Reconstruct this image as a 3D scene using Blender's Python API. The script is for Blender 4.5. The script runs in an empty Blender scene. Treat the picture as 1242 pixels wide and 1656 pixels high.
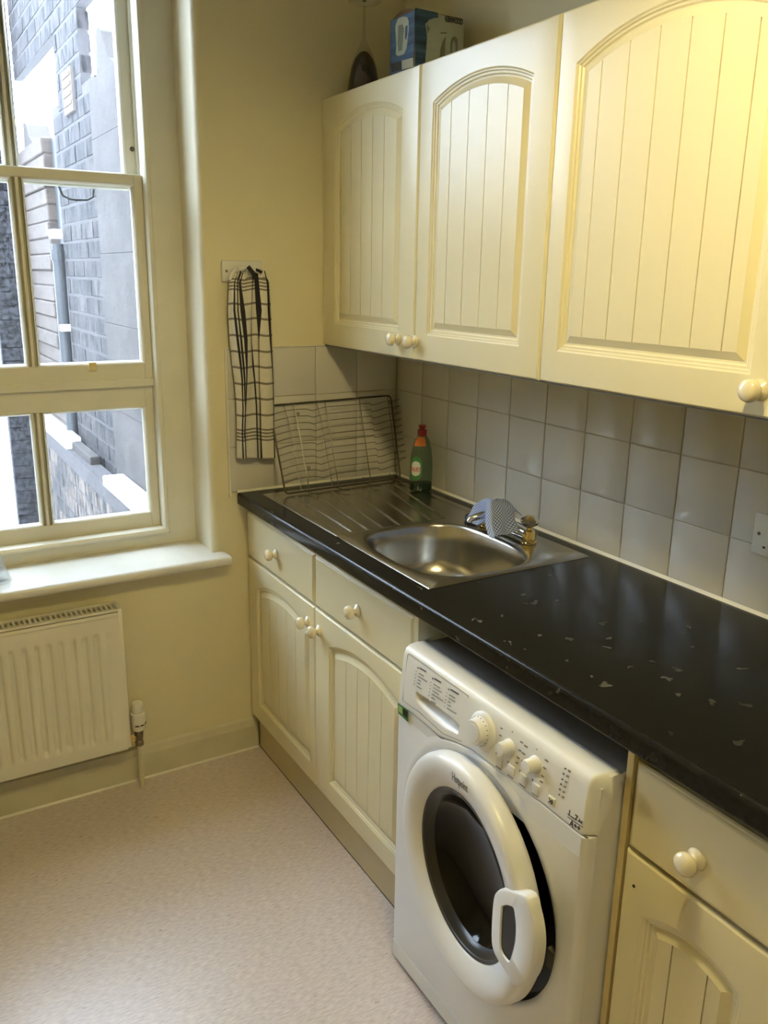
import bpy, bmesh, math, random
from mathutils import Vector, Matrix, Euler
random.seed(7)
S = bpy.context.scene
C = S.collection
# ------------------------------------------------------------------ camera
CX, CY, CZ, FPX = -1.5298, -2.487, 1.5926, 1367.52
EUL = Euler((1.2978, -0.016, -0.5352), 'XYZ')
cam = bpy.data.objects.new('camera', bpy.data.cameras.new('camera'))
C.objects.link(cam)
cam.location = (CX, CY, CZ); cam.rotation_euler = EUL
cam.data.sensor_fit = 'VERTICAL'; cam.data.sensor_height = 36.0
cam.data.lens = FPX / 1656 * 36; cam.data.clip_start = 0.02; cam.data.clip_end = 200
S.camera = cam
# ------------------------------------------------------------------ world, lights, exposure
W = bpy.data.worlds.new('daylight'); S.world = W; W.use_nodes = True
bg = W.node_tree.nodes['Background']
bg.inputs[0].default_value = (0.72, 0.83, 1.0, 1); bg.inputs[1].default_value = 19.5
def lamp(name, kind, loc, energy, color, size=0.1, rot=(0, 0, 0), size_y=None):
    d = bpy.data.lights.new(name, kind); o = bpy.data.objects.new(name, d); C.objects.link(o)
    o.location = loc; o.rotation_euler = rot; d.energy = energy; d.color = color
    if kind == 'AREA':
        d.size = size
        if size_y: d.shape = 'RECTANGLE'; d.size_y = size_y
    else: d.shadow_soft_size = size
    return o
ceil_lamp = lamp('ceiling_bulb', 'POINT', (-0.93, -1.80, 2.32), 32, (1.0, 0.84, 0.42), 0.035)
S.view_settings.view_transform = 'Standard'; S.view_settings.look = 'None'
S.view_settings.gamma = 1; S.view_settings.use_curve_mapping = False
S.view_settings.exposure = 0.0

ROT = EUL.to_matrix()
def at(px, py, ax, val):
    """point where the sight line of a photo pixel meets the plane axis = val"""
    d = ROT @ Vector(((px - 621) / FPX, -(py - 828) / FPX, -1.0))
    o = Vector((CX, CY, CZ)); i = 'xyz'.index(ax)
    return o + d * ((val - o[i]) / d[i])

# ------------------------------------------------------------------ materials
def mat(name, col, rough=0.5, metal=0.0, var=0.0, vscale=8.0, bump=0.0, bscale=60.0, stretch=(1, 1, 1), spec=0.5, coat=0.0, col2=None, ramp=(0.35, 0.65)):
    m = bpy.data.materials.new(name); m.use_nodes = True
    nt = m.node_tree; b = nt.nodes['Principled BSDF']
    b.inputs['Base Color'].default_value = (*col, 1); b.inputs['Roughness'].default_value = rough
    b.inputs['Metallic'].default_value = metal; b.inputs['Specular IOR Level'].default_value = spec
    if coat: b.inputs['Coat Weight'].default_value = coat; b.inputs['Coat Roughness'].default_value = 0.08
    if var or bump:
        g = nt.nodes.new('ShaderNodeNewGeometry'); mp = nt.nodes.new('ShaderNodeMapping')
        mp.inputs['Scale'].default_value = stretch; nt.links.new(g.outputs['Position'], mp.inputs[0])
    if var:
        n = nt.nodes.new('ShaderNodeTexNoise'); n.inputs['Scale'].default_value = vscale; n.inputs['Detail'].default_value = 4
        nt.links.new(mp.outputs[0], n.inputs['Vector'])
        r = nt.nodes.new('ShaderNodeValToRGB')
        c2 = col2 or tuple(c * (1 - var) for c in col)
        r.color_ramp.elements[0].position = ramp[0]; r.color_ramp.elements[0].color = (*c2, 1)
        r.color_ramp.elements[1].position = ramp[1]; r.color_ramp.elements[1].color = (*col, 1)
        nt.links.new(n.outputs['Fac'], r.inputs[0]); nt.links.new(r.outputs[0], b.inputs['Base Color'])
    if bump:
        n2 = nt.nodes.new('ShaderNodeTexNoise'); n2.inputs['Scale'].default_value = bscale; n2.inputs['Detail'].default_value = 3
        nt.links.new(mp.outputs[0], n2.inputs['Vector'])
        bp = nt.nodes.new('ShaderNodeBump'); bp.inputs['Strength'].default_value = bump; bp.inputs['Distance'].default_value = 0.004
        nt.links.new(n2.outputs['Fac'], bp.inputs['Height']); nt.links.new(bp.outputs[0], b.inputs['Normal'])
    return m

M = {}
M['wall'] = mat('cream_wall_paint', (0.72, 0.65, 0.42), 0.62, var=0.05, vscale=3, bump=0.12, bscale=25)
M['reveal'] = mat('pale_reveal_paint', (0.74, 0.68, 0.50), 0.55, var=0.05, vscale=4, bump=0.1, bscale=20)
M['ceiling'] = mat('ceiling_paint', (0.75, 0.70, 0.55), 0.8, var=0.04)
M['sash'] = mat('old_white_gloss_paint', (0.72, 0.69, 0.56), 0.35, var=0.08, vscale=6, bump=0.15, bscale=30)
M['sill'] = mat('sill_gloss_paint', (0.72, 0.70, 0.62), 0.32, var=0.08, vscale=9, bump=0.15, bscale=30)
M['skirt'] = mat('skirting_paint', (0.62, 0.57, 0.40), 0.45, var=0.10, vscale=9, bump=0.1)
M['door'] = mat('cream_foil_door', (0.77, 0.70, 0.47), 0.30, var=0.02, vscale=3)
M['carcass'] = mat('cream_carcass', (0.74, 0.67, 0.45), 0.4, var=0.03)
M['edgeband'] = mat('yellowed_edging', (0.66, 0.54, 0.27), 0.4, var=0.04)
M['knob'] = mat('glazed_cream_knob', (0.80, 0.72, 0.52), 0.1, var=0.03, coat=0.6)
M['plinth'] = mat('beige_plinth', (0.58, 0.50, 0.31), 0.45, var=0.05)
M['tile'] = mat('glazed_tile', (0.63, 0.60, 0.53), 0.13, var=0.04, vscale=6, spec=0.4, bump=0.05, bscale=7)
M['grout'] = mat('beige_grout', (0.50, 0.45, 0.32), 0.8, var=0.15, vscale=12)
M['sealant'] = mat('white_sealant', (0.75, 0.72, 0.6), 0.4, var=0.1)
M['white'] = mat('appliance_white', (0.80, 0.80, 0.80), 0.28, var=0.01)
M['white2'] = mat('appliance_plastic', (0.81, 0.81, 0.80), 0.3, var=0.01)
M['shadedtop'] = mat('appliance_top_in_shade', (0.22, 0.21, 0.2), 0.55, var=0.05)  # machine top greyed to carry the shade under the worktop
M['black'] = mat('black_print', (0.02, 0.02, 0.02), 0.5, var=0.05)
M['greyprint'] = mat('grey_print', (0.16, 0.15, 0.14), 0.5, var=0.05)
M['gasket'] = mat('black_rubber', (0.03, 0.03, 0.032), 0.4, var=0.1)
M['darkglass'] = mat('smoked_door_glass', (0.004, 0.004, 0.004), 0.06, var=0.1, spec=0.22)
M['drumring'] = mat('dark_drum_ring', (0.02, 0.019, 0.017), 0.3, var=0.2)
M['steel'] = mat('brushed_steel', (0.50, 0.48, 0.43), 0.24, 1.0, bump=0.05, bscale=40, stretch=(1, 12, 1), var=0.05)
M['wire'] = mat('tarnished_wire', (0.24, 0.22, 0.17), 0.42, 1.0, var=0.3, vscale=40)
M['wiredark'] = mat('dark_coated_wire', (0.10, 0.085, 0.06), 0.4, 0.6, var=0.3, vscale=40)
M['chrome'] = mat('chrome', (0.75, 0.74, 0.72), 0.06, 1.0, var=0.02)
M['brass'] = mat('gold_plated_brass', (0.75, 0.58, 0.25), 0.12, 1.0, var=0.05)
M['olddbrass'] = mat('aged_brass', (0.26, 0.21, 0.15), 0.35, 0.9, var=0.3, vscale=50)
M['radiator'] = mat('radiator_enamel', (0.76, 0.72, 0.60), 0.3, var=0.02)
M['slot'] = mat('dark_steel', (0.10, 0.09, 0.07), 0.7, var=0.1)  # one dark tone for screws, bolt, latch and radiator core
M['plastic'] = mat('white_switch_plastic', (0.66, 0.64, 0.55), 0.3, var=0.02)
M['cloth'] = mat('white_cotton', (0.68, 0.64, 0.52), 0.9, var=0.06, vscale=60, bump=0.4, bscale=500)
M['clothgrey'] = mat('taupe_woven_stripe', (0.22, 0.19, 0.15), 0.9, var=0.1, vscale=60)
M['clothblack'] = mat('black_woven_stripe', (0.022, 0.02, 0.022), 0.9, var=0.1, vscale=60)
M['green'] = mat('green_print', (0.05, 0.22, 0.06), 0.4, var=0.05)
M['palegreen'] = mat('pale_green_print', (0.35, 0.55, 0.22), 0.4, var=0.05)
M['red'] = mat('red_plastic', (0.32, 0.02, 0.015), 0.3, var=0.05)
M['redprint'] = mat('red_print', (0.55, 0.06, 0.04), 0.4, var=0.05)
M['orange'] = mat('orange_label', (0.75, 0.20, 0.04), 0.35, var=0.1)
M['labelwhite'] = mat('label_white', (0.75, 0.76, 0.70), 0.4, var=0.05)
M['liquid'] = mat('dark_green_liquid', (0.005, 0.03, 0.02), 0.08, var=0.1)
M['card'] = mat('brown_card', (0.16, 0.10, 0.05), 0.8, var=0.1)
M['cardwhite'] = mat('pale_print', (0.52, 0.53, 0.42), 0.5, var=0.05)
M['kettleprint'] = mat('kettle_picture_white', (0.50, 0.55, 0.46), 0.5, var=0.12, vscale=20)
M['kettleshade'] = mat('kettle_picture_shade', (0.22, 0.25, 0.19), 0.5, var=0.12, vscale=20)
M['blueprint'] = mat('streaked_blue_print', (0.07, 0.16, 0.30), 0.45, var=0.7, vscale=14, stretch=(0.4, 0.4, 4), col2=(0.015, 0.045, 0.12))
M['darkred'] = mat('dark_wine_glass', (0.035, 0.014, 0.012), 0.12, var=0.3, vscale=12)
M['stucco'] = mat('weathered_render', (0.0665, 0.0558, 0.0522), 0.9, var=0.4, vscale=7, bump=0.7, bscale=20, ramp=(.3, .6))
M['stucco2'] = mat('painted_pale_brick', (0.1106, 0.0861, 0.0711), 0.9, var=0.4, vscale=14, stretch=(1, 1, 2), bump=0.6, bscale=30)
M['coping'] = mat('pale_sunlit_stone', (0.85, 0.85, 0.83), 0.9, var=0.15, vscale=4, bump=0.3, bscale=20)  # pale stone kept near white to carry sunlight on the ledges
M['bright'] = mat('sun_toned_pale', (0.85, 0.83, 0.80), 0.9, var=0.2, vscale=3)  # pale tone carries the sunlight on far wall and yard ground
M['mortar'] = mat('pale_mortar', (0.0765, 0.0693, 0.0720), 0.95, var=0.3, vscale=30)
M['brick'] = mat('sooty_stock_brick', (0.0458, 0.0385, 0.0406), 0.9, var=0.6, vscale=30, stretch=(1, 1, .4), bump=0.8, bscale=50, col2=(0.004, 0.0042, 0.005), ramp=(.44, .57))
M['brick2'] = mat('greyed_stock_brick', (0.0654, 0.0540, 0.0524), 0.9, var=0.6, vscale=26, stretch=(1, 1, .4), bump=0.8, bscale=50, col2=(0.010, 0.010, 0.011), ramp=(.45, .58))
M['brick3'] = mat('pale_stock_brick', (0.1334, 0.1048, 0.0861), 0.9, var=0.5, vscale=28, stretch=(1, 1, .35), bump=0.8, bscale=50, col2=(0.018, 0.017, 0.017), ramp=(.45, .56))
M['brickdark'] = mat('shade_toned_brick', (0.0440, 0.0440, 0.0528), 0.95, var=0.6, vscale=45, bump=0.6, bscale=90, col2=(0.001, 0.0012, 0.002), ramp=(.42, .62))  # dark tone carries the shade on the end pier
M['vent'] = mat('pale_terracotta_vent', (0.17, 0.15, 0.14), 0.9, var=0.1)
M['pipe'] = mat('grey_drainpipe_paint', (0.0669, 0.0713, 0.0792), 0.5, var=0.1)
M['reed'] = mat('brown_reed', (0.16, 0.08, 0.04), 0.7, var=0.2)

# worktop: black laminate with pale flecks
def worktop_mat():
    m = mat('black_flecked_laminate', (0.012, 0.012, 0.011), 0.20, spec=0.22)
    nt = m.node_tree; b = nt.nodes['Principled BSDF']
    g = nt.nodes.new('ShaderNodeNewGeometry')
    mixn = nt.nodes.new('ShaderNodeMix'); mixn.data_type = 'RGBA'
    n0 = nt.nodes.new('ShaderNodeTexNoise'); n0.inputs['Scale'].default_value = 90; n0.inputs['Detail'].default_value = 3
    nt.links.new(g.outputs['Position'], n0.inputs['Vector'])
    r0 = nt.nodes.new('ShaderNodeValToRGB'); r0.color_ramp.elements[0].color = (0.009, 0.009, 0.0085, 1)
    r0.color_ramp.elements[1].color = (0.013, 0.0128, 0.012, 1); r0.color_ramp.elements[0].position = .4; r0.color_ramp.elements[1].position = .7
    nt.links.new(n0.outputs['Fac'], r0.inputs[0])
    # distortion then sparse voronoi flecks
    add = nt.nodes.new('ShaderNodeVectorMath'); add.operation = 'MULTIPLY_ADD'
    n1 = nt.nodes.new('ShaderNodeTexNoise'); n1.inputs['Scale'].default_value = 45; nt.links.new(g.outputs['Position'], n1.inputs['Vector'])
    nt.links.new(n1.outputs['Color'], add.inputs[0]); add.inputs[1].default_value = (0.05, 0.05, 0.0)
    nt.links.new(g.outputs['Position'], add.inputs[2])
    v = nt.nodes.new('ShaderNodeTexVoronoi'); v.inputs['Scale'].default_value = 27; v.feature = 'F1'
    nt.links.new(add.outputs[0], v.inputs['Vector'])
    lt = nt.nodes.new('ShaderNodeMath'); lt.operation = 'LESS_THAN'; lt.inputs[1].default_value = 0.18
    nt.links.new(v.outputs['Distance'], lt.inputs[0])
    sep = nt.nodes.new('ShaderNodeSeparateColor'); nt.links.new(v.outputs['Color'], sep.inputs[0])
    gt = nt.nodes.new('ShaderNodeMath'); gt.operation = 'GREATER_THAN'; gt.inputs[1].default_value = 0.62
    nt.links.new(sep.outputs[0], gt.inputs[0])
    mu = nt.nodes.new('ShaderNodeMath'); mu.operation = 'MULTIPLY'
    nt.links.new(lt.outputs[0], mu.inputs[0]); nt.links.new(gt.outputs[0], mu.inputs[1])
    mu2 = nt.nodes.new('ShaderNodeMath'); mu2.operation = 'MULTIPLY'
    nt.links.new(mu.outputs[0], mu2.inputs[0]); nt.links.new(sep.outputs[1], mu2.inputs[1])
    nt.links.new(mu2.outputs[0], mixn.inputs['Factor'])
    nt.links.new(r0.outputs[0], mixn.inputs['A']); mixn.inputs['B'].default_value = (0.085, 0.085, 0.072, 1)
    nt.links.new(mixn.outputs['Result'], b.inputs['Base Color'])
    return m
M['worktop'] = worktop_mat()

def floor_mat():
    m = mat('speckled_beige_lino', (0.5, 0.4, 0.3), 0.36, spec=1.0, coat=1.0)
    m.node_tree.nodes['Principled BSDF'].inputs['Coat Roughness'].default_value = 0.38; m.node_tree.nodes['Principled BSDF'].inputs['Coat IOR'].default_value = 1.7
    nt = m.node_tree; b = nt.nodes['Principled BSDF']
    g = nt.nodes.new('ShaderNodeNewGeometry'); mp = nt.nodes.new('ShaderNodeMapping')
    mp.inputs['Scale'].default_value = (0.22, 1, 1); nt.links.new(g.outputs['Position'], mp.inputs[0])
    def ramp(src, stops):
        r = nt.nodes.new('ShaderNodeValToRGB'); e = r.color_ramp.elements
        e[0].position, e[0].color = stops[0][0], (*stops[0][1], 1); e[1].position, e[1].color = stops[1][0], (*stops[1][1], 1)
        nt.links.new(src, r.inputs[0]); return r
    def noise(sc, det=4):
        n = nt.nodes.new('ShaderNodeTexNoise'); n.inputs['Scale'].default_value = sc; n.inputs['Detail'].default_value = det
        nt.links.new(mp.outputs[0], n.inputs['Vector']); return n
    a = ramp(noise(240).outputs['Fac'], [(0.34, (0.49, 0.40, 0.355)), (0.66, (0.70, 0.60, 0.56))])
    d = ramp(noise(190, 2).outputs['Fac'], [(0.70, (0, 0, 0)), (0.76, (1, 1, 1))])
    l = ramp(noise(90, 2).outputs['Fac'], [(0.60, (0, 0, 0)), (0.74, (.7, .7, .7))])
    m1 = nt.nodes.new('ShaderNodeMix'); m1.data_type = 'RGBA'
    nt.links.new(l.outputs[0], m1.inputs['Factor']); nt.links.new(a.outputs[0], m1.inputs['A']); m1.inputs['B'].default_value = (0.70, 0.60, 0.52, 1)
    m2 = nt.nodes.new('ShaderNodeMix'); m2.data_type = 'RGBA'
    nt.links.new(d.outputs[0], m2.inputs['Factor']); nt.links.new(m1.outputs['Result'], m2.inputs['A']); m2.inputs['B'].default_value = (0.17, 0.10, 0.07, 1)
    nt.links.new(m2.outputs['Result'], b.inputs['Base Color'])
    return m
M['floor'] = floor_mat()

def glass_mat(name, dirt=0.10, tint=(0.93, 0.96, 0.97), scale=14):
    """thin window pane: clear, a little reflection, a film of dust"""
    m = bpy.data.materials.new(name); m.use_nodes = True; nt = m.node_tree; nt.nodes.clear()
    out = nt.nodes.new('ShaderNodeOutputMaterial'); tr = nt.nodes.new('ShaderNodeBsdfTransparent'); tr.inputs[0].default_value = (*tint, 1)
    gl = nt.nodes.new('ShaderNodeBsdfGlossy'); gl.inputs['Roughness'].default_value = 0.02
    gg = nt.nodes.new('ShaderNodeNewGeometry'); dt = nt.nodes.new('ShaderNodeVectorMath'); dt.operation = 'DOT_PRODUCT'
    nt.links.new(gg.outputs['Normal'], dt.inputs[0]); nt.links.new(gg.outputs['Incoming'], dt.inputs[1])
    def mth(op, a, b=None):
        n_ = nt.nodes.new('ShaderNodeMath'); n_.operation = op
        for i_, v_ in enumerate((a, b)):
            if v_ is None: continue
            if isinstance(v_, (int, float)): n_.inputs[i_].default_value = v_
            else: nt.links.new(v_, n_.inputs[i_])
        return n_.outputs[0]
    fr_ = mth('ADD', mth('MULTIPLY', mth('POWER', mth('SUBTRACT', 1.0, mth('ABSOLUTE', dt.outputs['Value'])), 5.0), 0.6), 0.03)
    mx = nt.nodes.new('ShaderNodeMixShader'); nt.links.new(fr_, mx.inputs[0]); nt.links.new(tr.outputs[0], mx.inputs[1]); nt.links.new(gl.outputs[0], mx.inputs[2])
    tl = nt.nodes.new('ShaderNodeBsdfTranslucent'); tl.inputs[0].default_value = (0.8, 0.82, 0.88, 1)
    g = nt.nodes.new('ShaderNodeNewGeometry'); n = nt.nodes.new('ShaderNodeTexNoise'); n.inputs['Scale'].default_value = scale; n.inputs['Detail'].default_value = 6
    nt.links.new(g.outputs['Position'], n.inputs['Vector'])
    ma = nt.nodes.new('ShaderNodeMath'); ma.operation = 'MULTIPLY'; ma.inputs[1].default_value = dirt * 2; nt.links.new(n.outputs['Fac'], ma.inputs[0])
    m2 = nt.nodes.new('ShaderNodeMixShader'); nt.links.new(ma.outputs[0], m2.inputs[0]); nt.links.new(mx.outputs[0], m2.inputs[1]); nt.links.new(tl.outputs[0], m2.inputs[2])
    nt.links.new(m2.outputs[0], out.inputs[0]); return m
M['pane'] = glass_mat('dusty_window_glass', 0.008)
M['clear'] = glass_mat('clear_vessel_glass', 0.08, (0.95, 0.96, 0.96), 30)
M['greenglass'] = glass_mat('green_tinted_bottle_plastic', 0.16, (0.62, 0.76, 0.66), 20)

def jcloth_mat():
    m = mat('blue_checked_dishcloth', (0.30, 0.40, 0.62), 0.9)
    nt = m.node_tree; b = nt.nodes['Principled BSDF']
    uv = nt.nodes.new('ShaderNodeUVMap'); ck = nt.nodes.new('ShaderNodeTexChecker'); ck.inputs['Scale'].default_value = 46
    ck.inputs[1].default_value = (0.09, 0.15, 0.38, 1); ck.inputs[2].default_value = (0.50, 0.56, 0.70, 1)
    nt.links.new(uv.outputs[0], ck.inputs[0]); nt.links.new(ck.outputs[0], b.inputs['Base Color']); return m
M['jcloth'] = jcloth_mat()

# ------------------------------------------------------------------ mesh helpers
ORG = {}
def org(o): return ORG.get(o.name, Vector((0, 0, 0)))
def thing(name, label, cat, loc=(0, 0, 0), group=None, structure=False):
    o = bpy.data.objects.new(name, None); C.objects.link(o); o.location = loc; o.empty_display_size = 0.05
    ORG[o.name] = Vector(loc)
    if structure: o['kind'] = 'structure'
    if label: o['label'] = label
    if cat: o['category'] = cat
    if group: o['group'] = group
    return o
def obj(name, bm, m, parent=None, smooth=False, label=None, kind=None, cat=None, group=None, angle=35):
    """bm in world coordinates -> one mesh object (under parent)"""
    me = bpy.data.meshes.new(name)
    bmesh.ops.recalc_face_normals(bm, faces=bm.faces)
    if parent is not None and org(parent).length > 0:
        bmesh.ops.translate(bm, verts=bm.verts, vec=-org(parent))
    bm.to_mesh(me); bm.free()
    for x in (m if isinstance(m, (list, tuple)) else [m]): me.materials.append(x)
    if smooth:
        me.shade_smooth()
        try: me.set_sharp_from_angle(angle=math.radians(angle))
        except Exception: pass
    o = bpy.data.objects.new(name, me); C.objects.link(o)
    if parent is not None: o.parent = parent; ORG[o.name] = org(parent)
    if label: o['label'] = label
    if kind: o['kind'] = kind
    if cat: o['category'] = cat
    if group: o['group'] = group
    return o
def struct(name, bm, m, **k): return obj(name, bm, m, kind='structure', **k)
def box(bm, x0, x1, y0, y1, z0, z1, bev=0.0, seg=2):
    t = bmesh.new()
    bmesh.ops.create_cube(t, size=1)
    for v in t.verts:
        v.co = Vector((x0 + (v.co.x + .5) * (x1 - x0), y0 + (v.co.y + .5) * (y1 - y0), z0 + (v.co.z + .5) * (z1 - z0)))
    if bev: bmesh.ops.bevel(t, geom=list(t.edges) , offset=bev, segments=seg, affect='EDGES', profile=0.5)
    me = bpy.data.meshes.new('t'); t.to_mesh(me); t.free(); bm.from_mesh(me); bpy.data.meshes.remove(me)
    return bm
def B(*a, **k):
    bm = bmesh.new(); box(bm, *a, **k); return bm
def basis(axis):
    a = Vector(axis).normalized(); u = a.orthogonal().normalized(); return a, u, a.cross(u)
def lathe(bm, prof, o, axis=(0, 0, 1), seg=28, flat=(1, 1), u=None):
    a, uu, vv = basis(axis)
    if u is not None: uu = Vector(u).normalized(); vv = a.cross(uu)
    o = Vector(o); rings = []
    for r, h in prof:
        if r < 1e-6: rings.append([bm.verts.new(o + a * h)])
        else: rings.append([bm.verts.new(o + a * h + uu * (r * flat[0] * math.cos(2 * math.pi * i / seg)) + vv * (r * flat[1] * math.sin(2 * math.pi * i / seg))) for i in range(seg)])
    for p, q in zip(rings, rings[1:]):
        for i in range(seg):
            j = (i + 1) % seg
            if len(p) == 1 and len(q) == 1: continue
            if len(p) == 1: bm.faces.new((p[0], q[i], q[j]))
            elif len(q) == 1: bm.faces.new((p[i], q[0], p[j]))
            else: bm.faces.new((p[i], q[i], q[j], p[j]))
    return bm
def L(*a, **k):
    bm = bmesh.new(); lathe(bm, *a, **k); return bm
def tube(bm, pts, r, seg=8, closed=False):
    pts = [Vector(p) for p in pts]; n = len(pts); rings = []
    up = None
    for i, p in enumerate(pts):
        if closed: t = (pts[(i + 1) % n] - pts[i - 1])
        else: t = pts[min(i + 1, n - 1)] - pts[max(i - 1, 0)]
        t.normalize()
        up = t.orthogonal().normalized() if up is None else (up - t * up.dot(t)).normalized()
        w = t.cross(up); rr = r[i] if isinstance(r, (list, tuple)) else r
        rings.append([bm.verts.new(p + up * rr * math.cos(2 * math.pi * k / seg) + w * rr * math.sin(2 * math.pi * k / seg)) for k in range(seg)])
    pr = list(zip(rings, rings[1:])) + ([(rings[-1], rings[0])] if closed else [])
    for a, b in pr:
        for k in range(seg):
            j = (k + 1) % seg; bm.faces.new((a[k], b[k], b[j], a[j]))
    if not closed:
        bm.faces.new(rings[0]); bm.faces.new(rings[-1])
    return bm
def prism(bm, poly, vec):
    """closed polygon (3-D points) extruded by vec"""
    a = [bm.verts.new(Vector(p)) for p in poly]; b = [bm.verts.new(Vector(p) + Vector(vec)) for p in poly]
    n = len(a); bm.faces.new(a); bm.faces.new(b[::-1])
    for i in range(n): j = (i + 1) % n; bm.faces.new((a[i], b[i], b[j], a[j]))
    return bm
def loops(bm, ls, cap=True, close=True):
    vs = [[bm.verts.new(Vector(p)) for p in l] for l in ls]; n = len(vs[0])
    for a, b in zip(vs, vs[1:]):
        for i in range(n if close else n - 1):
            j = (i + 1) % n; bm.faces.new((a[i], a[j], b[j], b[i]))
    if cap: bm.faces.new(vs[-1])
    return vs
def copy_tree(o, parent=None):
    c = o.copy(); C.objects.link(c)
    if parent is not None: c.parent = parent
    for ch in list(o.children): copy_tree(ch, c)
    return c
def text(body, size, origin, xdir, up, m, parent, name='lettering', extrude=0.0004, bold=False, width=None):
    cu = bpy.data.curves.new('t', 'FONT'); cu.body = body; cu.size = size; cu.extrude = extrude; cu.resolution_u = 3
    if bold: cu.offset = size * 0.02
    to = bpy.data.objects.new('t', cu); C.objects.link(to)
    bpy.context.view_layer.update()
    dg = bpy.context.evaluated_depsgraph_get(); me = bpy.data.meshes.new_from_object(to.evaluated_get(dg))
    bpy.data.objects.remove(to); bm = bmesh.new(); bm.from_mesh(me); bpy.data.meshes.remove(me)
    x = Vector(xdir).normalized(); u = Vector(up).normalized(); n = x.cross(u).normalized(); o = Vector(origin)
    sx = 1.0
    if width:
        w = max(v.co.x for v in bm.verts); sx = width / w
    for v in bm.verts:
        c = v.co.copy(); v.co = o + x * c.x * sx + u * c.y + n * c.z
    return obj(name, bm, m, parent)

# ================================================================== THE ROOM
RX0, RY0, H = -2.45, -4.3, 2.75
WX0, WX1, WTOP, WBOT = -1.591, -0.677, 2.72, 0.700       # window opening
struct('floor', B(RX0 - .1, 0.1, RY0 - .1, 0.1, -0.05, 0.0), M['floor'])
struct('ceiling', B(RX0 - .1, 0.1, RY0 - .1, 0.4, H, H + .08), M['ceiling'])
bm = bmesh.new()
def bull(x, s):     # wall piece corner rounded where the reveal meets the wall
    r = 0.022; out = []
    for i in range(9):
        a = math.pi / 2 * i / 8
        out.append((x + s * (r - r * math.sin(a)) , 0.0 + (r - r * math.cos(a))))
    return out
pr = [(0.1, 0.0)] + bull(WX1, 1) + [(WX1, 0.36), (0.1, 0.36)]
prism(bm, [(x, y, WBOT) for x, y in pr], (0, 0, WTOP - WBOT))
pl = [(RX0 - .1, 0.0)] + bull(WX0, -1) + [(WX0, 0.36), (RX0 - .1, 0.36)]
prism(bm, [(x, y, WBOT) for x, y in pl], (0, 0, WTOP - WBOT))
box(bm, RX0 - .1, .1, 0, 0.36, 0, WBOT); box(bm, RX0 - .1, .1, 0, 0.36, WTOP, H)
wall_back = struct('wall_back', bm, [M['wall'], M['reveal']], smooth=True, angle=50)
for p in wall_back.data.polygons:       # the reveal is painted a paler colour than the wall
    c = p.center
    if c.y > 0.004 and WX0 - .03 < c.x < WX1 + .03 and abs(p.normal.x) > 0.35 and c.y < .3: p.material_index = 1
wall_right = struct('wall_right', B(0.006, 0.1, RY0 - .1, 0.0, 0, H), M['wall'])
struct('wall_left', B(RX0 - .1, RX0, RY0 - .1, 0.0, 0, H), M['wall'])
struct('wall_front', B(RX0, 0.006, RY0 - .1, RY0, 0, H), M['wall'])
# skirting with chamfered shoulder, and the thin sealant line at the floor
bm = bmesh.new()
prism(bm, [(-0.545, 0, 0), (-0.545, -0.018, 0), (-0.545, -0.018, 0.085), (-0.545, -0.010, 0.108), (-0.545, 0, 0.114)], (-1.9, 0, 0))
struct('baseboard_back', bm, M['skirt'])
bm = bmesh.new(); prism(bm, [(-0.545, -0.018, 0), (-0.545, -0.0225, 0), (-0.545, -0.018, 0.006)], (-1.9, 0, 0))
struct('trim_1', bm, M['sealant'])
struct('baseboard_left', B(RX0, RX0 + .018, RY0, -0.03, 0, 0.11), M['skirt'])

# pendant lamp round the bulb (above the frame): its shade keeps the light off the upper walls
pend = thing('ceiling_lamp', None, None, (-0.93, -1.80, H), structure=True)
obj('lamp_shade', L([(.160, 2.280), (.150, 2.33), (.110, 2.385), (.040, 2.405), (.022, 2.407), (.022, 2.412), (.042, 2.411), (.113, 2.391), (.154, 2.334), (.163, 2.280)], (-0.93, -1.80, 0), seg=40), M['sealant'], pend, smooth=True)
obj('cord', L([(.004, 2.40), (.004, H - .001)], (-0.93, -1.80, 0), seg=10), M['sealant'], pend)
obj('ceiling_rose', L([(.05, H - .0005), (.045, H - .025), (0, H - .028)], (-0.93, -1.80, 0), seg=24), M['sealant'], pend)

# ------------------------------------------------------------------ wall tiles
TH = 0.007
def tile_mesh(w, h, axis):
    bm = bmesh.new()
    if axis == 'x': box(bm, -TH, 0, -w / 2, w / 2, -h / 2, h / 2, bev=0.0011, seg=2)
    else: box(bm, -w / 2, w / 2, -TH, 0, -h / 2, h / 2, bev=0.0011, seg=2)
    me = bpy.data.meshes.new('tile'); bmesh.ops.recalc_face_normals(bm, faces=bm.faces); bm.to_mesh(me); bm.free(); me.materials.append(M['tile']); me.shade_smooth()
    try: me.set_sharp_from_angle(angle=math.radians(50))
    except Exception: pass
    return me
TM = {}
def tile(parent, axis, a0, a1, z0, z1, plane):
    w, h = round(a1 - a0 - 0.0028, 4), round(z1 - z0 - 0.0028, 4)
    k = (axis, w, h)
    if k not in TM: TM[k] = tile_mesh(w, h, axis)
    o = bpy.data.objects.new('tile', TM[k]); C.objects.link(o); o.parent = parent
    mid = (a0 + a1) / 2
    o.location = (plane, mid, (z0 + z1) / 2) if axis == 'x' else (mid, plane, (z0 + z1) / 2)
    e = 0.0032
    o.rotation_euler = (0, random.uniform(-e, e), random.uniform(-e, e)) if axis == 'x' else (random.uniform(-e, e), 0, random.uniform(-e, e))
rows = [(0.9215, 1.0638), (1.0638, 1.2158), (1.2158, 1.3700)]
edges = [-0.012] + [-(0.1631 + 0.152 * k) for k in range(0, 15)]
for z0, z1 in rows:
    for a, b in zip(edges, edges[1:]): tile(wall_right, 'x', b, a, z0, z1, 0.0065)
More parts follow.
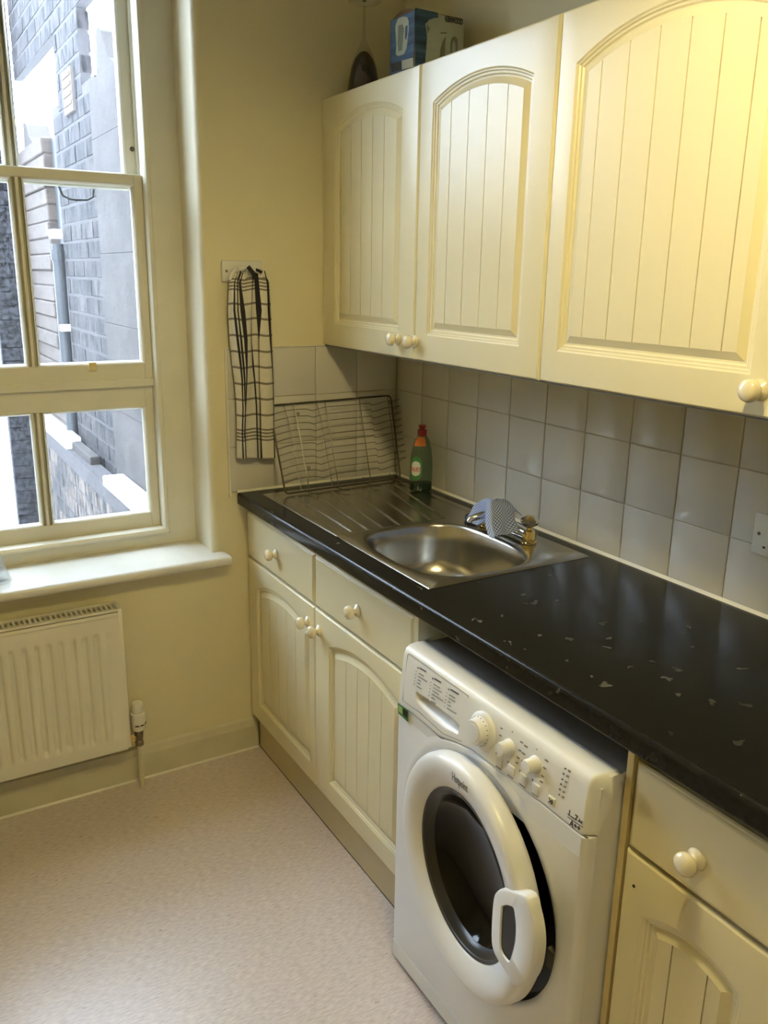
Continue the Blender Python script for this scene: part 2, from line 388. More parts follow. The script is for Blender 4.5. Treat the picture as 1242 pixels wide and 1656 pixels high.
xe = [-0.6108, -0.4625, -0.3105, -0.1585, -0.0035]
rows_b = [(0.9215, 1.0638), (1.0638, 1.2158), (1.2158, 1.3700)]
for z0, z1 in rows_b:
    for a, b in zip(xe, xe[1:]): tile(wall_back, 'y', a, b, z0, z1, 0.0005)
bm = bmesh.new(); box(bm, 0.0015, 0.0065, edges[-1], 0, 0.9195, 1.370)
obj('grout', bm, M['grout'], wall_right)
obj('grout', B(-0.6108, 0.0, -0.0035, 0.0005, 0.9195, 1.370), M['grout'], wall_back)
bm = bmesh.new(); box(bm, -0.6165, -0.6105, -0.0085, 0.0, 0.905, 1.374); box(bm, -0.6105, 0.0, -0.0085, 0.0, 1.3702, 1.374)
obj('tile_trim', bm, M['sealant'], wall_back)
bm = bmesh.new(); prism(bm, [(-0.0005, -0.008, .9188), (-0.007, -0.008, .9188), (-0.0005, -0.008, .9255)], (0, -2.35, 0))
prism(bm, [(-0.59, -0.0065, .9188), (-0.59, -0.013, .9188), (-0.59, -0.0065, .9255)], (0.585, 0, 0))
obj('sealant_bead', bm, M['sealant'], wall_right)

# ------------------------------------------------------------------ window
FY = 0.165                       # face of the box frame
win = thing('window_1', None, None, (-1.134, FY, .7), structure=True)
XC = -1.134
def mir(x): return 2 * XC - x
def q(x): return x            # right-side x
bm = bmesh.new()
for s in (0, 1):
    f = (lambda x: x) if s == 0 else mir
    x0, x1 = sorted((f(-0.677), f(-0.770))); box(bm, x0, x1, FY, FY + .16, WBOT, WTOP)
box(bm, mir(-0.770), -0.770, FY, FY + .16, WBOT, 0.764); box(bm, mir(-0.770), -0.770, FY, FY + .16, 2.66, WTOP)
obj('box_frame', bm, M['sash'], win)
bm = bmesh.new()       # staff beads around the sashes
for s in (0, 1):
    f = (lambda x: x) if s == 0 else mir
    pts = [(-0.764, FY - .002), (-0.766, FY - .010), (-0.772, FY - .014), (-0.780, FY - .012), (-0.785, FY - .004), (-0.786, FY + .03), (-0.764, FY + .03)]
    prism(bm, [(f(x), y, 0.764) for x, y in pts], (0, 0, 1.9))
pts = [(FY - .002, 0.764), (FY - .012, 0.767), (FY - .015, 0.774), (FY - .011, 0.782), (FY - .002, 0.786), (FY + .03, 0.786), (FY + .03, 0.764)]
prism(bm, [(mir(-0.770), y, z) for y, z in pts], (-0.770 - mir(-0.770), 0, 0))
obj('staff_bead', bm, M['sash'], win, smooth=True)

def sash(name, y0, depth, zb, zt, rail_b, rail_t, xo, xi, putty=0.006):
    """two-light sash: xo outer edge, xi pane edge (right side); zb/zt outer, rails"""
    bm = bmesh.new(); zpb, zpt = zb + rail_b, zt - rail_t
    e = 0.004
    for f in ((lambda x: x), mir):
        a, b = sorted((f(xo), f(xi))); box(bm, a, b, y0, y0 + depth, zb, zt, bev=.002, seg=1)
    box(bm, mir(xi), xi, y0 + .0003, y0 + depth - .0003, zb, zpb, bev=.002, seg=1)
    box(bm, mir(xi), xi, y0 + .0003, y0 + depth - .0003, zpt, zt, bev=.002, seg=1)
    fr = obj(name, bm, M['sash'], win)
    # moulded glazing bar
    g = bmesh.new(); pts = [(-.0135, .022), (-.0135, .014), (-.009, .011), (-.005, .004), (-.004, .0), (.004, .0), (.005, .004), (.009, .011), (.0135, .014), (.0135, .022)]
    prism(g, [(XC + x, y0 + y, zpb) for x, y in pts], (0, 0, zpt - zpb))
    obj('glazing_bar', g, M['sash'], fr)
    # ovolo moulding round each light
    for x0, x1 in ((mir(xi), XC - .0135), (XC + .0135, xi)):
        pb = bmesh.new()
        def ring(d, y): return [(x0 + d, y, zpb + d), (x1 - d, y, zpb + d), (x1 - d, y, zpt - d), (x0 + d, y, zpt - d)]
        ls = [ring(-.0005, y0 + .001), ring(.003, y0 + .004), ring(.007, y0 + .012), ring(.008, y0 + .022), ring(-.0005, y0 + .022)]
        loops(pb, ls, cap=False); obj('sash_moulding', pb, M['sash'], fr)
        obj('pane', B(x0 + .001, x1 - .001, y0 + .020, y0 + .023, zpb + .001, zpt - .001), M['pane'], fr)
    return fr
low = sash('lower_sash', FY + .026, .04, 0.784, 1.262, 0.047, 0.082, -0.786, -0.812)
mid = sash('middle_sash', FY + .014, .042, 1.268, 1.866, 0.050, 0.028, -0.786, -0.811)
upp = sash('upper_sash', FY + .072, .042, 1.828, 2.66, 0.040, 0.06, -0.782, -0.817)
bm = B(mir(-0.786), -0.786, FY + .008, FY + .068, 1.246, 1.270, bev=.002)
obj('transom', bm, M['sash'], win)
obj('parting_bead', B(-0.786, -0.770, FY + .056, FY + .070, 1.87, 2.66), M['sash'], win)
# grey channel that the upper sash runs in and its stop bolt
pb_ = at(212.5, 241, 'y', FY + .071)
obj('stop_bolt', L([(0, -.004), (.007, -.004), (.007, 0), (0.0035, 0), (.0035, .003), (0, .003)], (-0.794, FY + .071, pb_.z), (0, -1, 0), seg=14), M['slot'], upp, smooth=True)
# fitch catch on the middle sash's bottom rail
k = at(149, 590, 'y', FY + .01)
bm = B(k.x - .010, k.x + .012, FY + .004, FY + .018, 1.300, 1.326, bev=.002)
obj('sash_catch', bm, M['edgeband'], mid)
# D handle behind the glass under the upper sash
h0, h1 = at(93.5, 300, 'y', FY + .10), at(150, 300, 'y', FY + .10)
yy = FY + .13
a0, a1, ab = at(93, 296, 'y', yy), at(151, 300, 'y', yy), at(120, 322, 'y', yy)
pts = [(a0.x, yy - .015, 1.830), (a0.x + .002, yy, a0.z - .006)] + [(a0.x + .012, yy, ab.z + .008), (a0.x + .03, yy, ab.z), ((a0.x + a1.x) / 2, yy, ab.z - .002), (a1.x - .02, yy, ab.z), (a1.x - .004, yy, ab.z + .009), (a1.x, yy, a1.z - .01), (a1.x, yy - .015, 1.830)]
bm = bmesh.new(); tube(bm, pts, 0.0035, 8); obj('sash_pull', bm, M['pipe'], upp, smooth=True)
# sill board
bm = bmesh.new(); zt = 0.728
prof = [(FY, zt - .03), (-.055, zt - .030), (-.064, zt - .027), (-.070, zt - .020), (-.072, zt - .013), (-.070, zt - .006), (-.064, zt - .001), (-.056, zt), (FY, zt)]
prism(bm, [(-1.591, y, z) for y, z in prof], (0.914, 0, 0))
pf = [(-.001, zt - .03)] + prof[1:-1] + [(-.001, zt)]
prism(bm, [(-0.677, y, z) for y, z in pf], (0.038, 0, 0)); prism(bm, [(-1.591, y, z) for y, z in pf], (-0.038, 0, 0))
bmesh.ops.remove_doubles(bm, verts=bm.verts, dist=.0001)
sill = obj('window_sill', bm, M['sill'], win, smooth=True, angle=40)

# ------------------------------------------------------------------ outside: light well
XW = -0.640
YARD = struct('ground', B(-8, 6, 0.37, 12, -1.3, -1.2), M['bright'])
well = thing('brick_wall', 'sooty brick side wall of the light well with two square openings, outside the window', 'wall', (XW + .2, 1.8, -1.2))
def occupied(y, z):
    if z > 2.635: return 0.45 < y < 3.24
    if 1.545 < y < 2.055: return True
    if z < 2.345 and 1.31 < y < 2.20: return True
    return False
CP, BL_ = 0.083, 0.236
cells = []
r = 0
z = -0.02
while z < 3.35:
    off = (r % 2) * BL_ / 2; y = 0.45 - off
    while y < 3.24:
        y0, y1 = max(y, 0.45), min(y + BL_, 3.24)
        # clip against openings
        segs = []
        n = 24; cur = None
        for i in range(n):
            yc = y0 + (y1 - y0) * (i + .5) / n
            if occupied(yc, z + CP / 2):
                cur = [yc, yc] if cur is None else [cur[0], yc]
            elif cur: segs.append(cur); cur = None
        if cur: segs.append(cur)
        for s0, s1 in segs:
            h = (y1 - y0) / n / 2
            if s1 - s0 > 0.03: cells.append((s0 - h, s1 + h, z))
        y += BL_
    z += CP; r += 1
bricks_mesh = {}
def brick_obj(parent, x, y0, y1, z, mats, depth=.05, h=CP):
    w = round(y1 - y0 - .011, 2); mt = random.choice(mats); k = (w, mt.name, h)
    if k not in bricks_mesh:
        t = B(0, depth, -w / 2, w / 2, -(h - .011) / 2, (h - .011) / 2, bev=.003, seg=1)
        me = bpy.data.meshes.new('brick'); bmesh.ops.recalc_face_normals(t, faces=t.faces); t.to_mesh(me); t.free(); me.materials.append(mt); bricks_mesh[k] = me
    o = bpy.data.objects.new('brick', bricks_mesh[k]); C.objects.link(o); o.parent = parent
    o.location = Vector((x + random.uniform(-.0015, .0015), (y0 + y1) / 2, z + h / 2)) - org(parent)
    return o
vis = [c for c in cells if c[1] > 1.0 and 0.3 < c[2] < 3.1]
def seen(c):
    return c[0] > 1.0 and c[2] < 1.593 + (c[1] + 2.487) * 0.30
vis = sorted([c for c in cells if seen(c)], key=lambda c: c[1] + abs(c[2] - 1.6) * .5)[:295]
vs_ = set(vis)
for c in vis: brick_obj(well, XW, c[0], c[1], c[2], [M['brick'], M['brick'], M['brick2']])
bm = bmesh.new()
for c in cells:
    if c not in vs_: box(bm, XW + random.uniform(-.003, .003), XW + .05, c[0] + .005, c[1] - .005, c[2] + .005, c[2] + CP - .005)
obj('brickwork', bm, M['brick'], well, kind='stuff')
bm = bmesh.new()
box(bm, XW + .0025, XW + .045, 1.31, 2.20, -1.2, 2.345); box(bm, XW + .0025, XW + .045, 1.545, 2.055, 2.345, 2.64)
box(bm, XW + .0025, XW + .045, 0.45, 3.24, 2.64, 3.40)
obj('mortar', bm, M['mortar'], well)
# air vent
v0, v1 = at(101, 122, 'x', XW - .01), at(119, 178, 'x', XW - .01)
vt = B(XW - .012, XW + .01, v1.y, v0.y + .01, v1.z, v0.z + .01)
ventf = obj('air_vent', vt, M['vent'], well)
bm = bmesh.new()
for i in range(4):
    zz = v1.z + .03 + i * .038; box(bm, XW - .016, XW - .010, v1.y + .012, v0.y - .004, zz, zz + .014)
obj('vent_slot', bm, M['card'], ventf)
# near rendered pilaster with its broken top
pil = thing('rendered_pier', 'smooth grey rendered pier nearest the window glass, taller than the ledge', 'pier', (XW + .1, .85, -1.2))
bm = bmesh.new()
zt_ = -1.2
NP = [(-1.2, .62), (.62, 1.02), (1.02, 1.38), (1.38, 1.66), (1.66, 1.93), (1.93, 2.10), (2.10, 2.315)]
for i, (a, b) in enumerate(NP):
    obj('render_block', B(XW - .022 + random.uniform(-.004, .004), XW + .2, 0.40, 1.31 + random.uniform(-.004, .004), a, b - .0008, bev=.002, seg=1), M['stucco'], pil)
bm.free(); bm = bmesh.new()
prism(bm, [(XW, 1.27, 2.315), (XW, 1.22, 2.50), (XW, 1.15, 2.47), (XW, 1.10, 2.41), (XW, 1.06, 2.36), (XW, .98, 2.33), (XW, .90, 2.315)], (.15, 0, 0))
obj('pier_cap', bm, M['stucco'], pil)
# far pale pilaster, course by course
far = thing('painted_brick_pier', 'pale painted brick pier farther along, its coursing showing, beside the drainpipe', 'pier', (XW + .1, 2.85, -1.2))
z = -0.4
for i in range(32):
    h = .083
    if z + h > 2.27: break
    obj('brick', B(XW - .02 + random.uniform(-.007, .007), XW + .18, 2.46, 3.235, z, z + h - .005, bev=.006, seg=1), M['stucco2'], far); z += h
obj('pier_core', B(XW - .008, XW + .16, 2.465, 3.23, -1.2, z - .006), M['stucco2'], far)
bm = bmesh.new(); prism(bm, [(XW, 3.1, z), (XW, 3.07, z + .14), (XW, 2.98, z + .12), (XW, 2.92, z + .05), (XW, 2.8, z)], (.12, 0, 0)); obj('pier_cap', bm, M['stucco'], far)
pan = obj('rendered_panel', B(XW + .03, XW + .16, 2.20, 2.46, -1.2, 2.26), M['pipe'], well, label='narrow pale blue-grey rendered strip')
dp = thing('drainpipe', 'white drainpipe with bracket against the strip between brickwork and far pier', 'pipe', (XW - .02, 2.26, -1.2))
bm = bmesh.new(); tube(bm, [(XW - .02, 2.26, -1.2), (XW - .02, 2.26, .6), (XW - .02, 2.25, 1.72)], .030, 12); obj('pipe', bm, M['pipe'], dp, smooth=True)
obj('hopper', B(XW - .05, XW + .02, 2.20, 2.30, 1.745, 1.79, bev=.006), M['coping'], dp)
obj('bracket', B(XW - .045, XW + .02, 2.20, 2.25, 1.285, 1.32, bev=.004), M['coping'], dp)
obj('pipe_collar', L([(.036, 0), (.036, .05)], (XW - .02, 2.253, 1.64), seg=12), M['pipe'], dp)
# dark pier facing the window
dk = thing('dark_brick_pier', 'dark brick pier, its shade put into the colour, closing the end of the light well', 'pier', (-.75, 3.4, -1.2))
z = -.7; r = 0
mesh_dk = {}
while z < 3.3:
    xs = [-.858, -.752, -.646] if r % 2 else [-.858, -.646]
    for a, b in zip(xs, xs[1:]):
        o = obj('brick', B(a + .004, b - .004, 3.25 + random.uniform(-.004, .004), 3.32, z + .004, z + CP - .004), M['brickdark'], dk)
    z += CP; r += 1
obj('mortar', B(-.855, -.65, 3.258, 3.33, -1.2, 3.3), M['brickdark'], dk)
# low wall, sunlight put into the bright coping colour
lw = thing('low_brick_wall', 'low greyish brick wall below the rendered pier, sunlight put into its white stone coping', 'wall', (-.70, 1.6, -1.2))
z = -.62; r = 0
XL = -.742
cnt = 0
while z + CP < 0.70:
    y = .42 - (r % 2) * BL_ / 2
    while y < 3.1:
        a, b = max(y, .42), min(y + BL_, 3.1)
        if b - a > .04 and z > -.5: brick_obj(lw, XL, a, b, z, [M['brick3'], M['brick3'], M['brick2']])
        y += BL_
    z += CP; r += 1
obj('mortar', B(XL + .003, XW - .026, .42, 3.1, -1.2, .70), M['mortar'], lw)
obj('coping_stone', B(XL - .012, XW - .024, .42, 1.17, .70, .745, bev=.006), M['coping'], lw)
obj('coping_stone', B(XL, XW - .024, 2.02, 3.1, .70, .76, bev=.006), M['coping'], lw)
obj('coping_stone', B(XL + .03, XW - .024, 1.6, 2.02, .68, .74, bev=.006), M['stucco'], lw)
ow = thing('brick_wall', 'unseen brick wall added left of the light well to cut reflections', 'wall', (-3.3, 3, -1.2))  # added out of view to block low sky and its reflections indoors
obj('brickwork', B(-3.4, -3.2, .45, 5.1, -1.2, 2.3), M['brick3'], ow)
obj('coping_stone', B(-3.44, -3.16, .45, 5.1, 2.3, 2.36, bev=.006), M['stucco'], ow)
fw = obj('sun_toned_wall', B(-6, -.3, 5.2, 5.4, -1.2, .95), M['bright'], None)
fw['label'] = 'pale wall far behind the dark pier, its sunlight put into the colour'; fw['category'] = 'wall'

# ================================================================== CABINETS
def arch_pts(y0, y1, zb, zs, rise, d, n=18):
    """loop of (y, z) for an arched panel; y0 > y1 (y0 is the left side seen from the room)"""
    w = abs(y0 - y1); c = (y0 + y1) / 2; R = (w * w / 4 + rise * rise) / (2 * rise); cz = zs + rise - R
    a, b = y0 - d, y1 + d; r = R - d
    zz = lambda y: cz + math.sqrt(max(r * r - (y - c) ** 2, 0))
    out = [(a, zb + d), (b, zb + d)]
    for i in range(n + 1):
        y = b + (a - b) * i / n; out.append((y, zz(y)))
    return out, (a, b, zb + d, zz)
def routed_door(parent, xf, y0, y1, z0, z1, ay0, ay1, azb, azs, rise, grooves, th=.019, name='door'):
    """door leaf, front at xf facing -x, between y0 (left) and y1, with routed arch and raised planked field"""
    prof = [(0, 0), (.0035, .0025), (.0060, .0028), (.0085, .0055), (.0125, .0060), (.0155, .0090), (.0190, .0095), (.0340, .0022)]
    bm = bmesh.new(); n = 18
    def rect(e, x):
        a, b = y0 - e, y1 + e; l = [(x, a, z0 + e), (x, b, z0 + e)]
        for i in range(n + 1): l.append((x, b + (a - b) * i / n, z1 - e))
        return l
    ls = [rect(0, xf + th), rect(0, xf + .006), rect(.0015, xf + .0025), rect(.004, xf + .0006), rect(.008, xf)]
    field = None
    for d, dep in prof:
        l, field = arch_pts(ay0, ay1, azb, azs, rise, d, n); ls.append([(xf + dep, y, z) for y, z in l])
    l, field = arch_pts(ay0, ay1, azb, azs, rise, .034, n); ls.append([(xf + .0060, y, z) for y, z in l])
    loops(bm, ls, cap=True)
    # back
    v = [bm.verts.new(p) for p in ((xf + th, y0, z0), (xf + th, y1, z0), (xf + th, y1, z1), (xf + th, y0, z1))]; bm.faces.new(v)
    dr = obj(name, bm, M['door'], parent, smooth=True, angle=22)
    a, b, zb, zz = field
    ys = [a] + list(grooves) + [b]; g = .0013
    for i in range(len(ys) - 1):
        p, r = ys[i] - (g if i else 0), ys[i + 1] + (g if i < len(ys) - 2 else 0)
        poly = [(xf + .0022, p, zb), (xf + .0022, r, zb)]
        for k in range(5): yy = r + (p - r) * k / 4; poly.append((xf + .0022, yy, zz(yy)))
        t = bmesh.new(); prism(t, poly, (.0045, 0, 0)); obj('plank', t, M['door'], dr)
    return dr
def knob(parent, x, y, z, s=1.0):
    bm = L([(0, 0), (.0155, 0), (.0165, .002), (.0150, .0045), (.0085, .007), (.0070, .010), (.0075, .013), (.0130, .0165), (.0172, .021), (.0180, .026), (.0165, .031), (.0120, .0345), (.0060, .0362), (0, .0366)], (0, 0, 0), (-1, 0, 0), seg=28)
    bmesh.ops.scale(bm, vec=(s, s, s), verts=bm.verts); bmesh.ops.translate(bm, vec=(x, y, z), verts=bm.verts)
    return obj('knob', bm, M['knob'], parent, smooth=True, angle=60)
def drawer_front(parent, xf, y0, y1, z0, z1, th=.019):
    bm = bmesh.new()
    def rect(e, x): return [(x, y0 - e, z0 + e), (x, y1 + e, z0 + e), (x, y1 + e, z1 - e), (x, y0 - e, z1 - e)]
    loops(bm, [rect(0, xf + th), rect(0, xf + .008), rect(.002, xf + .005), rect(.005, xf + .0035), rect(.007, xf + .0015), rect(.010, xf)], cap=True)
    bm.faces.new([bm.verts.new(p) for p in rect(0, xf + th)])
    return obj('drawer', bm, M['door'], parent)
XF = -0.562; XB = -0.543
def carcass(parent, y0, y1, z0, z1, xf, top=False, shelf=None, back=-.012):
    t = .016; bm = bmesh.new()
    box(bm, xf, back, y0 - t, y0, z0, z1); box(bm, xf, back, y1, y1 + t, z0, z1)
    box(bm, xf, back, y1 + t, y0 - t, z0, z0 + t); box(bm, back - .006, back, y1 + t, y0 - t, z0 + t, z1)
    if top: box(bm, xf, back, y1 + t, y0 - t, z1 - t, z1)
    return obj('carcass', bm, M['carcass'], parent)
# --- base unit under the sink
b1 = thing('base_cabinet', 'cream double base cabinet under the sink with two drawers and two arched doors', 'cabinet', (-.3, -.5, 0), group='cream base cabinets')
carcass(b1, -.004, -1.0095, .126, .872, XB)
obj('centre_rail', B(XB, XB + .018, -.98, -.03, .690, .705), M['carcass'], b1)
obj('centre_stile', B(XB, XB + .018, -.512, -.496, .15, .855), M['edgeband'], b1)
for (a, b), (k1, side) in zip(((-.006, -.4985), (-.5015, -1.0076)), ((-.241, 1), (-.750, 0))):
    d = drawer_front(b1, XF, a, b, .7015, .8539); knob(d, XF, (k1), .777)
    c = (a + b) / 2; ya, yb = ((-.075, -.466) if side else (-.590, -.966))
    fa, fb = ya - .034, yb + .034; n = 5
    gr = [fa + (fb - fa) * i / n for i in range(1, n)]
    dd = routed_door(b1, XF, a, b, .1265, .6965, ya, yb, .188, .612, .040, gr)
    knob(dd, XF, -.460 if side else -.532, .639)
obj('plinth', B(-.541, -.523, -1.0095, -.022, 0, .124), M['plinth'], b1)
obj('plinth_seal', B(-.5415, -.5405, -1.0095, -.022, 0, .004), M['gasket'], b1)
obj('end_panel', B(-.560, -.02, -1.026, -1.010, 0, .872), M['carcass'], b1)
# --- narrow base unit right of the washing machine, and the next one along
b2 = thing('base_cabinet', 'narrow cream base cabinet right of the washing machine with one drawer', 'cabinet', (-.3, -1.81, 0), group='cream base cabinets')
obj('end_panel', B(-.562, -.02, -1.6655, -1.6525, 0, .872), M['edgeband'], b2)
carcass(b2, -1.668, -1.962, .126, .872, XB)
d = drawer_front(b2, XF, -1.6685, -1.960, .6915, .8480); knob(d, XF, -1.803, .757, 1.05)
dd = routed_door(b2, XF, -1.6685, -1.960, .1265, .6860, -1.716, -1.905, .188, .588, .028, [-1.779, -1.846])
hp = at(1025, 1433, 'x', XF - .0005)
obj('screw_hole', L([(0, .0008), (.0028, .0008), (.0028, -.001)], hp, (-1, 0, 0), seg=12), M['black'], dd)
obj('plinth', B(-.541, -.523, -1.962, -1.667, 0, .124), M['plinth'], b2)
b3 = thing('base_cabinet', 'cream base cabinet at the near end of the worktop, beyond the narrow one', 'cabinet', (-.3, -2.16, 0), group='cream base cabinets')
carcass(b3, -1.965, -2.365, .126, .872, XB)
d = drawer_front(b3, XF, -1.967, -2.363, .6915, .8480); knob(d, XF, -2.165, .757)
routed_door(b3, XF, -1.967, -2.363, .1265, .6860, -2.03, -2.30, .188, .600, .035, [-2.115, -2.165, -2.215])
obj('plinth', B(-.541, -.523, -2.365, -1.965, 0, .124), M['plinth'], b3)

# --- wall units
XWF, XWB = -.2848, -.265
w1 = thing('wall_cabinet', 'cream double wall cabinet nearest the window wall, box and upturned glass on top', 'cabinet', (-.14, -.53, 1.375), group='cream wall cabinets')
carcass(w1, -.002, -1.058, 1.377, 2.090, XWB, top=True, back=-.001)
obj('filler_strip', B(XWF + .004, XWB + .004, -.028, -.002, 1.376, 2.096, bev=.002), M['door'], w1)
def grv(fa, fb, n): return [fa + (fb - fa) * i / n for i in range(1, n)]
d1 = routed_door(w1, XWF, -.030, -.5460, 1.375, 2.0963, -.090, -.470, 1.443, 2.006, .040, grv(-.124, -.436, 5))
knob(d1, XWF, -.470, 1.424)
obj('centre_stile', B(XWB - .004, XWB + .012, -.556, -.544, 1.40, 2.07), M['edgeband'], w1)
d2 = routed_door(w1, XWF, -.5505, -1.0530, 1.375, 2.0963, -.608, -.984, 1.443, 2.000, .040, [-.685, -.755, -.826, -.897])
knob(d2, XWF, -.556, 1.424)
w2 = thing('wall_cabinet', 'cream single wall cabinet with the widest arched door, at the right edge', 'cabinet', (-.14, -1.36, 1.375), group='cream wall cabinets')
carcass(w2, -1.060, -1.660, 1.377, 2.090, XWB, top=True, back=-.001)
d3 = routed_door(w2, XWF, -1.0590, -1.6580, 1.375, 2.0963, -1.109, -1.583, 1.443, 1.996, .058, [-1.178, -1.246, -1.3155, -1.383, -1.451, -1.519])
knob(d3, XWF, -1.606, 1.421, 1.1)
for w, a, b in ((w1, -.004, -1.056), (w2, -1.062, -1.658)):
    obj('light_strip', B(XWB - .012, XWB + .004, b, a, 1.3715, 1.3765), M['greyprint'], w)

# ------------------------------------------------------------------ worktop
wt = thing('worktop', 'long black laminate worktop with pale flecks and a rounded front edge', 'worktop', (-.3, -1.2, .879))
ZT = .9188; ZB = .879; XFR = -.5915
def wt_prof(x_front, x_back, rounded=True):
    if rounded:
        r = .010
        p = [(x_back, ZB), (XFR + r * .6, ZB)]
        for i in range(6): a = math.pi / 2 * i / 5; p.append((XFR + r * .6 * (1 - math.sin(a)), ZB + r * .6 * (1 - math.cos(a))))
        for i in range(7): a = math.pi / 2 * i / 6; p.append((XFR + r * (1 - math.cos(a)), ZT - r * (1 - math.sin(a))))
        p.append((x_back, ZT)); return p
    return [(x_back, ZB), (x_front, ZB), (x_front, ZT), (x_back, ZT)]
bm = bmesh.new()
for (a, b, pf) in ((-.0085, -.576, wt_prof(0, -.0015)), (-.576, -1.006, wt_prof(0, -.508)), (-.576, -1.006, wt_prof(-.155, -.0015, False)), (-1.006, -2.375, wt_prof(0, -.0015))):
    prism(bm, [(x, a, z) for x, z in pf], (0, b - a, 0))
obj('laminate_top', bm, M['worktop'], wt, smooth=True, angle=30)

# ------------------------------------------------------------------ sink
sk = thing('sink', 'stainless steel inset sink with round-cornered bowl and ribbed drainer', 'sink', (-.29, -.54, ZT))
SX0, SX1, SY0, SY1 = -.531, -.046, -.068, -1.020
ZR = ZT + .0035
bm = bmesh.new()
nx, ny = 300, 60; YD = -.575
ridges = [(-.450, -.478), (-.385, -.430), (-.318, -.385), (-.252, -.328), (-.188, -.275), (-.125, -.225), (-.085, -.178)]
grid = []
def sm(a, b, x): t = max(0, min(1, (x - a) / (b - a))); return t * t * (3 - 2 * t)
for j in range(ny + 1):
    y = SY0 + (YD - SY0) * j / ny; row = []
    for i in range(nx + 1):
        x = SX0 + (SX1 - SX0) * i / nx
        edge = min(x - SX0, SX1 - x, SY0 - y)
        z = ZT + .0006 + .0030 * sm(0, .004, edge)
        inn = sm(.022, .034, x - SX0) * sm(.020, .034, SX1 - x) * sm(.030, .05, SY0 - y) * sm(.0, .02, y - YD + .003)
        z -= .0022 * inn
        t = (y + .13) / (-.575 + .13)
        for a, b in ridges:
            xr = a + (b - a) * t
            z += .0044 * math.exp(-((x - xr) / .0024) ** 2) * sm(.01, .05, t) * (1 - sm(.955, 1.0, t)) * (1 if t > 0 else 0)
        row.append(bm.verts.new((x, y, z)))
    grid.append(row)
for j in range(ny):
    for i in range(nx): bm.faces.new((grid[j][i], grid[j + 1][i], grid[j + 1][i + 1], grid[j][i + 1]))
obj('drainer', bm, M['steel'], sk, smooth=True, angle=60)
bm = bmesh.new(); NB = 72
BCX, BCY, BRX, BRY = -.333, -.792, .168, .207
def sup(k, a, b, e=3.0, cx=BCX, cy=BCY):
    t = 2 * math.pi * (k + .5) / NB; c, s = math.cos(t), math.sin(t)
    return (cx + a * math.copysign(abs(c) ** (2 / e), c), cy + b * math.copysign(abs(s) ** (2 / e), s))
def rectpt(k, x0, x1, y0, y1):
    t = 2 * math.pi * (k + .5) / NB; c, s = math.cos(t), math.sin(t)
    cx, cy = BCX, BCY
    # ray from bowl centre to rectangle
    f = 1e9
    if c > 0: f = min(f, (x1 - cx) / c)
    if c < 0: f = min(f, (x0 - cx) / c)
    if s > 0: f = min(f, (y1 - cy) / s)
    if s < 0: f = min(f, (y0 - cy) / s)
    return (cx + c * f, cy + s * f)
# snap the rectangle corners
def rect_loop(x0, x1, y0, y1, z):
    pts = [list(rectpt(k, x0, x1, y0, y1)) for k in range(NB)]
    for X in (x0, x1):
        for Y in (y0, y1):
            kk = min(range(NB), key=lambda i: (pts[i][0] - X) ** 2 + (pts[i][1] - Y) ** 2); pts[kk] = [X, Y]
    return [(p[0], p[1], z) for p in pts]
e1 = .004
R0 = rect_loop(SX0, SX1, SY1, YD, ZT + .0004); R1 = rect_loop(SX0 + e1, SX1 - e1, SY1 + e1, YD, ZR)
for l in (R0, R1):
    for i, p in enumerate(l):
        if abs(p[1] - YD) < 1e-6: l[i] = (p[0], p[1], ZR)
ls = [R0, R1, [(*sup(k, BRX + .012, BRY + .010, 2.9), ZR) for k in range(NB)], [(*sup(k, BRX + .004, BRY + .004), ZR + .0006) for k in range(NB)],
      [(*sup(k, BRX, BRY), ZR - .0015) for k in range(NB)], [(*sup(k, BRX - .004, BRY - .004), ZR - .008) for k in range(NB)]]
for f, z, e in ((.955, -.05, 2.9), (.93, -.10, 2.8), (.89, -.128, 2.7), (.80, -.146, 2.6), (.62, -.153, 2.4), (.35, -.155, 2.2), (.10, -.157, 2.0)):
    ls.append([(*sup(k, BRX * f, BRY * f, e), ZR + z) for k in range(NB)])
loops(bm, ls, cap=True)
for v in bm.verts:          # steepen corners between rim loops
    pass
obj('bowl', bm, M['steel'], sk, smooth=True, angle=50)
obj('drain_plug', L([(.035, 0), (.033, .003), (.022, .002), (.018, -.002), (0, -.002)], (BCX, BCY, ZR - .1555), seg=28), M['chrome'], sk, smooth=True)
# overflow at the right end wall of the bowl
of = Vector((-.268, BCY - BRY * .945 , ZR - .034))
oax = Vector((0, 1, .12))
ov = obj('overflow', L([(.0, .002), (.009, .002), (.0095, .004), (.0145, .0045), (.016, .0015), (.016, -.01)], of, oax, seg=24), M['gasket'], sk, smooth=True)
bm = bmesh.new(); lathe(bm, [(.011, .003), (.0125, .0065), (.016, .0055), (.0172, .001)], of, oax, seg=24)
obj('overflow_ring', bm, M['chrome'], sk, smooth=True)
bm = bmesh.new(); tube(bm, [of + Vector((-.010, .008, .007)), of + Vector((.010, .008, -.007))], .0025, 6); obj('overflow_bar', bm, M['chrome'], sk)

